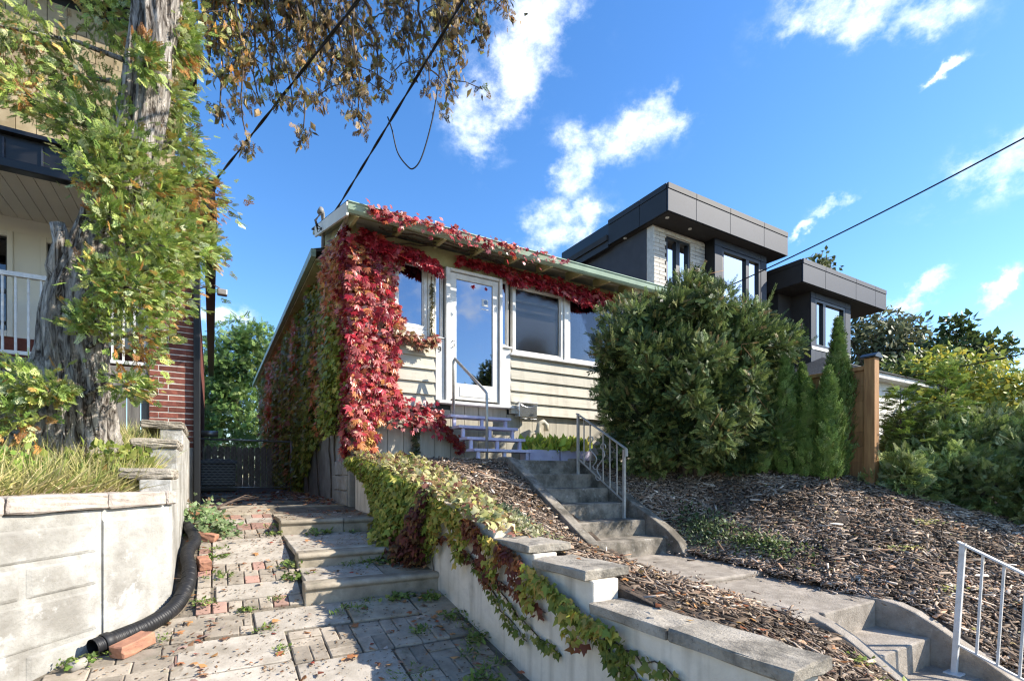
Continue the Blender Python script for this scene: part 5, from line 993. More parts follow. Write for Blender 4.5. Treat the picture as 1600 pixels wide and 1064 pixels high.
    n = 210; X = rng.uniform(3.25, 4.1, n); band(n, X, 3.40-rng.random(n)*.12, 7.12-rng.random(n)*.06, REDS, (.07, .11), 'eave_foliage', [2, 2, 3, .6, .3, 2])
    n = 420; X = rng.uniform(1.75, 2.95, n); Z = 3.42-.17*(X-1.75)-rng.random(n)*.20+.03*np.sin(X*8); band(n, X, Z, 7.08-rng.random(n)*.08, REDS, (.08, .12), 'eave_foliage', [3, 3, 3, .6, .5, 2])
    n = 380; X = 1.75+rng.random(n)**1.25*3.2; Z = 3.50+rng.normal(.0, .035, n)-.05*rng.random(n)+np.where(X < 3.0, .05*rng.random(n), 0); Z -= np.where(rng.random(n) < .3, rng.random(n)*.14, 0); k = rng.random(n) < np.interp(X, [1.7, 2.2, 3.5, 5], [.5, 1, .9, .25]); X, Z = X[k], Z[k]
    band(len(X), X, Z, 6.60-rng.random(len(X))*.06, REDS+[(.45, .2, .2)], (.05, .09), 'gutter_foliage')
    n = 170; X = rng.uniform(2.25, 2.9, n); band(n, X, 2.02+.06*np.sin(X*9)+rng.normal(0, .05, n), 7.08-rng.random(n)*.08, [(.30, .04, .04), (.36, .14, .08), (.25, .16, .06), (.42, .30, .16)], (.06, .095), 'sill_foliage')
    n = 330; X = 1.8+rng.random(n)*1.2; band(n, X, 1.02-.15*(X-1.8)+rng.normal(0, .10, n), 7.08-rng.random(n)*.10, REDS+[(.5, .25, .2)], (.045, .10), 'skirt_foliage', [2, 2, 2, 2, 1, 1, 1])
    n = 130; X = rng.uniform(2.9, 3.35, n); band(n, X, .9-1.1*(X-2.9)+rng.normal(0, .07, n), 7.15-rng.random(n)*.1, [(.35, .03, .03), (.4, .08, .04), (.2, .02, .03)], (.05, .09), 'skirt_foliage')
    n = 90; Z = rng.uniform(.3, .85, n); band(n, 2.60+rng.normal(0, .025, n), Z, 7.19-rng.random(n)*.04, [(.06, .08, .03), (.10, .10, .04)], (.05, .08), 'skirt_foliage')
    n = 110; Z = rng.uniform(2.1, 2.9, n); band(n, 2.83+rng.normal(0, .012, n), Z, 7.13-rng.random(n)*.02, [(.12, .10, .05), (.16, .14, .06)], (.025, .05), 'post_foliage')
    vine_stems('stems', [[(1.62, 8.3, -.3), (1.60, 8.4, .6), (1.6, 8.2, 1.6), (1.6, 8.0, 3.0)], [(1.62, 10.5, -.3), (1.58, 10.7, 1.0), (1.58, 11, 3.0)], [(2.0, 7.12, .3), (1.95, 7.1, 1.2), (2.1, 7.1, 2.2), (2.2, 7.1, 3.2)], [(2.2, 7.05, 1.05), (2.6, 7.1, .95), (3.1, 7.12, .75)], [(1.7, 7.13, .2), (1.8, 7.12, 1.0), (1.75, 7.12, 2.0), (1.95, 7.12, 3.2)], [(1.8, 7.12, 3.35), (2.4, 7.05, 3.45), (3.2, 7.0, 3.47), (4.2, 7.1, 3.40), (5.2, 7.1, 3.38), (6.3, 7.1, 3.35)], [(2.0, 7.0, 3.46), (2.6, 6.9, 3.45), (3.4, 6.85, 3.44), (4.0, 7.05, 3.42)], [(2.0, 7.1, 3.3), (2.8, 7.05, 3.43), (3.6, 6.95, 3.46), (4.6, 6.9, 3.45)],
                        [(2.60, 7.20, .2), (2.61, 7.2, .9)], [(2.83, 7.13, 2.03), (2.83, 7.13, 3.0)], [(1.62, 7.9, -.3), (1.6, 8.1, .9), (1.6, 8.6, 2.4)], [(1.6, 9.2, -.35), (1.58, 9.6, .8), (1.6, 10, 2.6)], [(1.62, 7.4, .1), (1.61, 7.5, 1.2), (1.6, 7.9, 3.3)]], .014, t)
build_creeper()
def build_ivy():
    t = empty('wall_ivy', (1.65, 4.8, -.7)); tag(t, 'green, yellow and burgundy boston ivy draped over the low white garden wall', 'climber')
    wt = lambda Y: np.interp(Y, [2, 2.5, 3.0, 3.6, 4.4, 5.3, 6.1, 6.9], [-.64, -.50, -.44, -.28, -.14, 0.02, .13, .20])
    n = 7600; Y = rng.uniform(4.05, 6.85, n); low = np.interp(Y, [4.05, 4.2, 4.4, 4.7, 5.0, 5.6, 5.9, 6.2, 6.85], [.20, .62, .85, .80, .92, .80, .45, .24, .10])*(.85+.2*np.sin(Y*17)**2); Z = wt(Y)+.06-rng.random(n)*low*(1+.12*np.sin(Y*11)); X = 1.65-rng.random(n)*(.08+.22*np.exp(-((Y-4.75)/.55)**2)*np.clip((wt(Y)-Z)/.5, 0, 1)+.10*np.clip(smooth_noise(np.stack([0*Y, Y, Z], 1), 4, 3), 0, 1))
    P = np.stack([X, Y, Z], 1); q = smooth_noise(P, 3.4, 31)+.2*rng.normal(size=n)+np.interp(Y, [4, 4.6, 5.2], [.9, .5, -.5]); g = pal(n, [(.28, .33, .05), (.19, .25, .04), (.40, .38, .08), (.13, .17, .03), (.52, .44, .10)]); b = pal(n, [(.12, .035, .03), (.18, .05, .035), (.22, .12, .04), (.08, .03, .025)])
    creeper_leaves(P, np.tile([-1., -.2, .2], (n, 1)), rng.uniform(.045, .085, n), np.where((q > .65)[:, None], b, g), 'wall_foliage', t, 'leaf', T_IVY)
    n = 1700; Y = rng.uniform(3.0, 6.85, n); X = 1.62+rng.random(n)**1.4*np.interp(Y, [3, 4, 5, 6.8], [.22, .42, .65, .65]); Z = np.maximum(wt(Y), bedL(X, Y))+.02+.10*rng.random(n); P = np.stack([X, Y, Z], 1)
    C = pal(n, [(.34, .36, .08), (.20, .23, .07), (.50, .47, .20), (.26, .10, .08), (.42, .28, .14), (.60, .55, .30)]); creeper_leaves(P, np.tile([-.3, -.5, .9], (n, 1)), rng.uniform(.045, .08, n), C, 'top_foliage', t, 'leaf', T_IVY, .1)
    n = 1500; Y = 1.75+rng.random(n)**.7*2.5; low = np.interp(Y, [1.7, 2.2, 3.0, 3.6, 4.2], [.10, .20, .30, .34, .42]); Z = wt(Y)+.03-rng.random(n)**1.5*low*(.7+.5*np.sin(Y*13))-np.interp(Y, [1.7, 2.4, 3], [.10, .06, 0]); P = np.stack([1.62-rng.random(n)*.05, Y, Z], 1); q = smooth_noise(P, 4, 41)
    C = np.where((q > .5)[:, None], pal(n, [(.22, .07, .035), (.15, .04, .03), (.30, .13, .04)]), pal(n, [(.29, .32, .05), (.42, .38, .07), (.19, .22, .035), (.50, .33, .08)])); creeper_leaves(P, np.tile([-1., 0, .1], (n, 1)), rng.uniform(.04, .07, n), C, 'edge_foliage', t, 'leaf', T_IVY)
    # long trailing strands across the white face
    paths = [[(1.65, 4.20, -.55), (1.65, 3.8, -.50), (1.65, 3.3, -.62), (1.65, 2.8, -.72), (1.65, 2.4, -.78)], [(1.65, 3.4, -.58), (1.65, 3.1, -.75), (1.65, 2.85, -.92), (1.65, 2.6, -1.0)], [(1.65, 3.15, -.62), (1.65, 2.8, -.82), (1.65, 2.5, -.93), (1.65, 2.25, -.98)], [(1.65, 2.4, -.62), (1.65, 2.1, -.72), (1.65, 1.85, -.84), (1.65, 1.65, -.92), (1.65, 1.5, -.95)], [(1.65, 2.0, -.74), (1.65, 1.7, -.80), (1.65, 1.4, -.84)], [(1.65, 1.9, -.80), (1.65, 1.75, -.95), (1.65, 1.7, -1.1)], [(1.65, 4.12, -.92), (1.64, 4.1, -.6), (1.64, 4.25, -.3)]]
    vine_stems('stems', paths, .006, t); P = []; C = []
    for j, p in enumerate(paths[:-1]):
        for i in range(len(p)-1):
            for k in range(34 if j == 0 else 22): u = random.random(); P.append((1.645-random.random()*.03, p[i][1]+(p[i+1][1]-p[i][1])*u, p[i][2]+(p[i+1][2]-p[i][2])*u+random.gauss(0, .02))); C.append(random.choice([(.17, .05, .03), (.24, .08, .04), (.13, .05, .03)]) if j == 0 else random.choice([(.16, .19, .03), (.24, .24, .05), (.11, .14, .025)]))
    P = np.array(P); creeper_leaves(P, np.tile([-1., 0, .1], (len(P), 1)), rng.uniform(.03, .06, len(P)), np.array(C), 'trailing_foliage', t, 'leaf', T_IVY)
build_ivy()

# ---- yew, column cedars, junipers
def shrub(name, label, cat, base, lobes, n, tm, size, cols, w=None, m='needle', up=.35, shell=(.55, 1.05), group=None, stems=7, tips=None, rough=.10, seed=0, noff=.5, cull=.8):
    e = empty(name, base); tag(e, label, cat, group); b = MB(); B = Vector(base)
    for k in range(stems):
        c, r = lobes[k % len(lobes)]; c = Vector(c)+Vector((random.gauss(0, r[0]*.3), random.gauss(0, r[1]*.3), r[2]*.2)); s = B+Vector((random.gauss(0, .06), random.gauss(0, .06), -.1)); b.tube([s, s.lerp(c, .5)+Vector((0, 0, .08)), c], [.035, .022, .008], 6)
    if stems: b.build('stems', 'twig', e, 0, True)
    P, D = lobes_pts(lobes, n, shell, rough, seed, cull); k = len(P); D = unit(D+rng.normal(0, .38, (k, 3))+[0, 0, up]); C = pal(k, cols, w)
    f = .80+.35*np.clip(smooth_noise(P, 4.5, seed+3), -1, 1)[:, None]; C = C*f
    if tips is not None: t = rng.random(k) < .32; C[t] = pal(int(t.sum()), tips)
    inst('crown', tm, frames(D, rdir(k)+[.3, -.6, noff]), P-D*size[0]*.5, rng.uniform(size[0], size[1], k), C, m, e, 'stuff'); return e
YEW_L = sc_lobes([((4.95, 4.85, 1.61), (0.60, 0.60, 0.70)), ((5.62, 4.57, 1.84), (0.66, 0.66, 0.60)), ((5.26, 4.43, 0.95), (0.85, 0.85, 0.78)), ((4.74, 4.81, 0.78), (0.36, 0.40, 0.60)), ((5.60, 4.68, 2.42), (0.27, 0.27, 0.36)), ((5.57, 4.14, 0.45), (0.55, 0.55, 0.41)), ((5.30, 4.82, 1.98), (0.42, 0.42, 0.34)), ((4.66, 5.17, 1.33), (0.22, 0.22, 0.52)), ((5.9, 4.4, 1.3), (.7, .6, .7))], 1.09)
YEW_R = [((6.30, 4.55, 1.70), (0.66, 0.60, 0.62)), ((6.0, 4.55, 0.85), (0.50, 0.50, 0.62)), ((6.84, 4.22, 1.88), (0.34, 0.34, 0.28)), ((6.5, 4.5, 2.1), (.4, .4, .33))]
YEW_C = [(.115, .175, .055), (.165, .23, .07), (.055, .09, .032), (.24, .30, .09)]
def build_shrubs():
    P_, D_ = lobes_pts(YEW_L+YEW_R, 95, (.98, 1.10), .12, 3); tuft = [(tuple(p), (r, r, r*random.uniform(.8, 1.4))) for p, r in zip(P_, rng.uniform(.09, .24, len(P_)))]
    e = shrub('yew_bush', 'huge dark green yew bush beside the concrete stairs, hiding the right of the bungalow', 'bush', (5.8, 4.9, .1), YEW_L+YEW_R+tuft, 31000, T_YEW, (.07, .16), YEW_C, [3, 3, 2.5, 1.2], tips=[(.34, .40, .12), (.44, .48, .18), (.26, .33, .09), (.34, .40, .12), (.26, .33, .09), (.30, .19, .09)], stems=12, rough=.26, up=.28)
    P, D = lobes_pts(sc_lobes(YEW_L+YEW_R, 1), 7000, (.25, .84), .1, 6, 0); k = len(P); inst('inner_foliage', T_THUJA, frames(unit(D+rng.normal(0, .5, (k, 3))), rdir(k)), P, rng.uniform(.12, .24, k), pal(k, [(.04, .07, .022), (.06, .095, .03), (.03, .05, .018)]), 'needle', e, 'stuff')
    # long shoots standing out of the outline
    P, D = lobes_pts(YEW_L+YEW_R, 90, (.95, 1.05), .2, 5); k = len(P); D = unit(D*.6+rng.normal(0, .25, (k, 3))+[.1, -.1, .75]); inst('long_shoots', T_YEW, frames(D, rdir(k)), P, rng.uniform(.2, .36, k)[:, None]*np.array([[.55, 1, .55]]), pal(k, [(.10, .14, .04), (.19, .22, .08), (.14, .17, .05)]), 'needle', e, 'stuff')
    b = MB()
    for i in range(26):
        c, r = random.choice(YEW_L+YEW_R[:2]); a = Vector(c)+Vector((random.uniform(-.7, .7)*r[0], -random.uniform(.7, .95)*r[1], random.uniform(-.6, .5)*r[2])); b.tube([a, a+Vector((random.gauss(0, .1), -.08, .12)), a+Vector((random.gauss(0, .2), -.12, random.uniform(.1, .35)))], [.007, .005, .003], 5)
    o = b.build('bare_twigs', 'cedarwood', e, 0, True); o['kind'] = 'stuff'
    # slim column cedars
    cols = [(.13, .21, .045), (.19, .28, .065), (.08, .14, .03), (.30, .36, .12)]
    spots = [((6.52, 3.36, -.03), .165, 1.33, 'short column cedar with a pointed tip, nearest the fence post', 1700), ((6.95, 3.46, 0), .19, 2.0, 'tallest and slimmest dark column cedar, in front of the cedar fence', 2000), ((6.55, 3.62, .0), .20, 1.18, 'column cedar third from the fence post', 1700), ((6.46, 3.86, .03), .21, 1.50, 'column cedar fourth from the fence post, taller than its neighbours', 1700), ((6.36, 4.10, .05), .20, 1.20, 'column cedar tucked against the right side of the yew', 1500), ((6.80, 3.84, .02), .18, 1.45, 'column cedar half hidden behind the others, close to the fence boards', 1300)]
    for i, (bs, r, h, lab, n) in enumerate(spots):
        e = empty('column_cedar', bs); tag(e, lab, 'tree', 'column cedars along the fence'); MB().tube([(bs[0], bs[1], bs[2]-.1), (bs[0], bs[1], bs[2]+h*.8)], [.025, .006], 6).build('trunk', 'twig', e, 0, True)
        t = rng.random(n); z = t**.9; prof = np.interp(z, [0, .12, .35, .6, .85, 1], [.75, .95, 1, .8, .42, .04]); a = rng.random(n)*6.283; q = r*prof*(.62+.42*rng.random(n)+.16*np.sin(a*3+z*9+i)+.12*np.sin(a*2-z*17+i*2)); P = np.stack([bs[0]+np.cos(a)*q, bs[1]+np.sin(a)*q, bs[2]+.02+z*h], 1)
        D = unit(np.stack([np.cos(a)*.55, np.sin(a)*.55, np.ones(n)], 1)+rng.normal(0, .25, (n, 3))); C = pal(n, cols, [3, 3, 2, 1])*(.85 if i == 1 else 1.0); inst('crown', T_THUJA, frames(D, np.stack([np.cos(a), np.sin(a), np.full(n, .2)], 1)), P-D*.04, rng.uniform(.07, .13, n), C, 'needle', e, 'stuff')
    # loose juniper mass on the right and two young trees standing in it
    JUN = [((7.12, 2.80, -.02), (.26, .22, .34)), ((7.45, 2.97, -0.12), (0.50, 0.5, 0.42)), ((7.85, 2.61, 0.02), (0.55, 0.55, 0.47)), ((7.80, 2.18, -0.14), (0.44, 0.44, 0.42)), ((7.7, 3.10, 0.15), (0.28, 0.28, 0.36)), ((8.04, 2.90, 0.42), (0.50, 0.50, 0.42)), ((8.35, 2.48, 0.42), (0.49, 0.49, 0.41)), ((7.78, 1.86, -0.36), (0.28, 0.30, 0.38)), ((8.2, 1.9, .1), (.5, .5, .55)), ((8.7, 2.0, .3), (.5, .5, .6))]
    shrub('juniper_hedge', 'spreading grey green juniper hedge at the right edge of the mulched slope', 'hedge', (7.8, 2.6, -.3), JUN, 12000, T_CEDAR, (.08, .17), [(.30, .38, .11), (.42, .49, .18), (.17, .24, .065), (.60, .64, .36)], [3, 3, 2, 1.6], 'cedarleaf', .15, (.45, 1.05), stems=10, rough=.18, seed=7)
    shrub('dark_bush', 'dense dark green bush in the lower right behind the mulch', 'bush', (7.75, 1.55, -.6), [((7.95, 1.65, -.1), (.42, .34, .48)), ((8.2, 1.55, .15), (.4, .3, .45))], 1700, T_THUJA, (.09, .17), [(.05, .09, .02), (.07, .12, .03), (.12, .17, .04)], None, 'needle', .3, stems=5, seed=9)
    for x, y, h, lab in ((7.62, 3.05, 1.15, 'young fine leaved conifer rising from the hedge nearest the fence post'), (8.1, 2.75, 1.45, 'taller young conifer with a bare stem rising from the middle of the hedge')):
        z0 = 0.0; e = empty('young_conifer', (x, y, z0)); tag(e, lab, 'tree', 'young conifers in the hedge'); b = MB().tube([(x, y, z0-.2), (x+.02, y, z0+h*.5), (x+.03, y, z0+h)], [.02, .013, .004], 6); P = []; D = []
        for i in range(46):
            t = .15+.85*i/46; a = i*2.4; L = .42*(1-t)+.06; s = Vector((x+.02, y, z0+h*t)); d = Vector((math.cos(a), math.sin(a), .35)); b.tube([s, s+d*L*.6, s+d*L+Vector((0, 0, -.03))], [.005, .004, .002], 4)
            for k in range(9): u = random.uniform(.25, 1); P.append(s+d*L*u); D.append(d+Vector((random.gauss(0, .5), random.gauss(0, .5), random.gauss(-.1, .3))))
        b.build('trunk', 'twig', e, 0, True); P = np.array(P); D = unit(np.array(D)); k = len(P); inst('crown', T_CEDAR, frames(D, rdir(k)*.4+[0, 0, 1]), P, rng.uniform(.09, .18, k), pal(k, [(.27, .38, .08), (.38, .46, .13), (.16, .25, .05)]), 'cedarleaf', e, 'stuff')
build_shrubs()

# ---- trees behind the houses
def far_tree(name, label, base, lobes, n, size, cols, w=None, seed=0, tm=None, trunk=.15, group='trees behind the houses'):
    e = empty(name, base); tag(e, label, 'tree', group); b = MB(); B = Vector(base); top = Vector(lobes[0][0])
    b.tube([B-Vector((0, 0, .3)), B.lerp(top, .5), top], [trunk, trunk*.7, trunk*.2], 8)
    for c, r in lobes[1:]: s = B.lerp(top, random.uniform(.35, .7)); c = Vector(c); b.tube([s, s.lerp(c, .6)+Vector((0, 0, .1)), c], [trunk*.45, trunk*.3, trunk*.08], 6)
    b.build('trunk', 'twig', e, 0, True); P, D = lobes_pts(lobes, n, (.35, 1.12), .22, seed, 0); k = len(P); D = unit(D*.5+rng.normal(0, .6, (k, 3))+[0, 0, -.2]); inst('crown', tm or T_LEAF, frames(D, rdir(k)+[.2, -.4, .6]), P, rng.uniform(size[0], size[1], k), pal(k, cols, w)*(.85+.3*np.clip(smooth_noise(P, 2.2, seed), -1, 1)[:, None]), 'leaf', e, 'stuff'); return e
def build_far_trees():
    far_tree('garden_tree', 'tall evergreen tree rising behind the board fence at the end of the passage', (.9, 25, -.3), [((0.94, 25.03, 5.15), (1.2, 1.2, 1.60)), ((1.6, 24.67, 5.6), (0.8, 0.84, 1.15)), ((0.22, 25.46, 4.0), (0.9, 0.97, 1.5)), ((1.17, 24.89, 2.92), (1.25, 1.25, 1.39)), ((-0.14, 25.67, 2.3), (0.56, 0.56, 1.11)), ((1.5, 24.6, 1.2), (1.1, 1, 1.2))], 5200, (.22, .42), [(.20, .34, .09), (.30, .43, .12), (.11, .19, .05), (.42, .50, .18)], [3, 2.4, 2, 1], 2, T_CEDAR)
    far_tree('far_tree', 'dark leafy tree far behind the left side of the passage', (-1.5, 34, -.3), [((-.6, 34, 4), (1.2, 1.2, 2.4)), ((-.2, 33.5, 2), (1, 1, 1.6))], 1200, (.3, .5), [(.05, .07, .025), (.08, .1, .04)], None, 3)
    far_tree('willow_tree', 'olive grey willow behind the right end of the second modern house', (29.8, 12.5, -.3), [((29.3, 12.8, 7.3), (1.2, 1.2, 1.5)), ((30.3, 12.3, 7.0), (1.2, 1.1, 1.3)), ((29.9, 12.5, 5.9), (1.7, 1.5, 1.2)), ((31.0, 11.9, 7.3), (0.7, 0.7, 0.9)), ((31.2, 11.8, 5.6), (1, 1, 1)), ((27.9, 13.6, 7.6), (.9, .9, 1.2))], 3600, (.22, .45), [(.14, .16, .075), (.20, .21, .11), (.08, .10, .045), (.27, .27, .16)], None, 5, [T_LONG, T_LEAF], .25)
    far_tree('far_tree', 'treetop showing just above the roof of the second modern house', (28.9, 15.4, -.3), [((28.95, 15.4, 11.7), (.75, .75, .7)), ((28.6, 15.4, 11.0), (.9, .9, .9))], 600, (.2, .35), [(.12, .15, .06), (.08, .1, .04), (.2, .2, .1)], None, 6)
    far_tree('far_tree', 'dark green pointed tree behind the yellow one', (30.4, 9.8, -.3), [((30.4, 9.86, 7.0), (0.6, 0.6, 0.75)), ((30.28, 9.93, 6.0), (1.15, 1.06, 0.8)), ((31.7, 9.16, 5.9), (1.2, 1, .8)), ((29.2, 10.5, 5.2), (1.2, 1, .9)), ((30.5, 9.8, 4.6), (2, 1.5, 1))], 2600, (.25, .42), [(.05, .085, .025), (.08, .12, .035), (.13, .16, .05)], None, 8)
    far_tree('yellow_tree', 'bright yellow green autumn tree on the right behind the hedge', (18.3, 5.6, -.3), [((18.27, 6.60, 2.94), (0.75, 0.75, 0.85)), ((19.09, 6.11, 2.75), (1.0, 1, 1.04)), ((18.73, 5.16, 2.22), (0.95, 0.95, 0.95)), ((17.96, 4.46, 1.73), (0.75, 0.75, 0.95)), ((16.97, 5.05, 1.07), (1, 1, 0.8)), ((17.20, 6.07, 1.51), (0.8, 0.8, 0.85)), ((19, 4.4, 1.5), (1, 1, 1))], 6200, (.12, .25), [(.52, .47, .07), (.36, .42, .07), (.20, .28, .06), (.64, .50, .08), (.44, .48, .15)], [2, 3, 2.2, 1.2, 1.4], 9)
    far_tree('green_tree', 'mid green bushy tree between the garage and the yellow tree', (17.9, 7.8, -.3), [((18.6, 7.6, 2.6), (.9, .9, 1.1)), ((19.8, 7.2, 3.1), (1.1, 1, 1.0)), ((20.8, 6.6, 2.7), (1.1, 1, 1))], 2400, (.15, .3), [(.08, .12, .035), (.13, .18, .05), (.19, .22, .07)], None, 12)
build_far_trees()

# ---- mulch, litter, ground cover, weeds
T_CHIP = MB().box(-.5, .5, -.5, .5, -.5, .5); T_CHIP = (np.array([(x*(.55 if y > 0 else 1), y, z*(.6 if y > 0 else 1)) for x, y, z in T_CHIP.v]), T_CHIP.f)
def chips(name, label, f, n, x, y, s=1.0):
    z = f(x, y); e = .05; nx = -(f(x+e, y)-z)/e; ny = -(f(x, y+e)-z)/e; Nn = unit(np.stack([nx, ny, np.ones(n)], 1)); D = unit(rdir(n)*np.array([1, 1, .35])); D = unit(D-Nn*(D*Nn).sum(1, keepdims=True)*.65); L = rng.gamma(1.7, .030, n).clip(.012, .30)*s
    S = np.stack([L*.11+.008*rng.random(n)+.002, L, .004+.008*rng.random(n)], 1); C = pal(n, [(.36, .265, .19), (.23, .165, .118), (.50, .395, .30), (.10, .072, .053), (.64, .54, .44), (.40, .24, .15)], [3, 2.8, 2, 2.2, .8, .8], .28)*(.85+.35*np.clip(smooth_noise(np.stack([x, y, z], 1), 3.5, 9), -1, 1)[:, None])
    tag(inst(name, T_CHIP, frames(D, Nn+rng.normal(0, .25, (n, 3))), np.stack([x, y, z+.004+.03*rng.random(n)+.018*smooth_noise(np.stack([x, y, 0*x], 1), 6, 19)], 1), S, C, 'chip'), label, 'mulch', None, 'stuff')
def build_mulch():
    n = 14000; y = .4+rng.random(n)*6.5; x = rng.uniform(1.86, 3.42, n); x = np.where(y < 4.0, x+rng.random(n)*.12, x); x = np.where(y < 2.3, x+.2*rng.random(n), x); chips('bark_mulch', 'shredded brown bark mulch on the bed between the low wall and the stairs', bedL, n, x, y)
    n = 46000; y = .4+rng.random(n)**.9*5.8; x = np.where(y < 2.0, 4.78, np.where(y < 4.0, 4.66, 4.76))+rng.random(n)**1.15*3.2; chips('bark_mulch', 'shredded brown bark mulch over the slope right of the stairs', bedR, n, x, y)
    n = 420; y = 2.1+rng.random(n)*2.0; x = np.where(rng.random(n) < .5, 3.55+np.abs(rng.normal(0, .14, n)), 4.74-np.abs(rng.normal(0, .12, n))); chips('spilled_mulch', 'stray bark shreds spilled over the edges of the path slabs', lambda x, y: np.interp(y, [2.06, 3.03, 3.04, 4.2], [-1.003, -.973, -.923, -.893]), n, x, y, .7)
    # low evergreen ground cover
    for (cx, cy, rx, ry, f, n, lab, cols) in ((5.02, 4.02, .26, .34, bedR, 1100, 'patch of glossy green periwinkle beside the foot of the concrete stairs', [(.09, .14, .045), (.15, .2, .08), (.05, .085, .03), (.3, .34, .2)]), (4.98, 3.28, .17, .38, bedR, 800, 'narrow strip of green ground cover along the path slabs', [(.08, .13, .03), (.14, .18, .06), (.2, .24, .1)]), (2.25, 3.95, .20, .18, bedL, 420, 'small dark green ground cover patch in the bed behind the low wall', [(.06, .085, .045), (.09, .12, .06), (.15, .17, .1)]), (2.0, 3.3, .2, .3, bedL, 500, 'pale variegated leaves at the edge of the low wall', [(.4, .4, .22), (.26, .28, .1), (.5, .46, .3)])):
        x = rng.normal(cx, rx*.55, n); y = rng.normal(cy, ry*.55, n); z = f(x, y)+.02+.10*rng.random(n)*np.clip(1-((x-cx)/rx)**2*.4, .3, 1); D = unit(rng.normal(0, .8, (n, 3))+[0, 0, .3]); e = empty('ground_cover', (cx, cy, float(f(cx, cy)[0]))); tag(e, lab, 'ground cover'); inst('leaves', T_LEAF, frames(D, rdir(n)*.6+[0, -.2, 1]), np.stack([x, y, z], 1), rng.uniform(.025, .055, n), pal(n, cols), 'leaf', e, 'stuff')
build_mulch()
def drive_z(x, y):
    z = zl(y)+.004; r = np.asarray(x) > .64; z = np.where(r & (y > 4.05) & (y < 4.58), -.775, z); z = np.where(r & (y >= 4.58) & (y < 5.62), -.605, z); z = np.where(r & (y >= 5.62) & (y < 7.3), -.44, z); return z
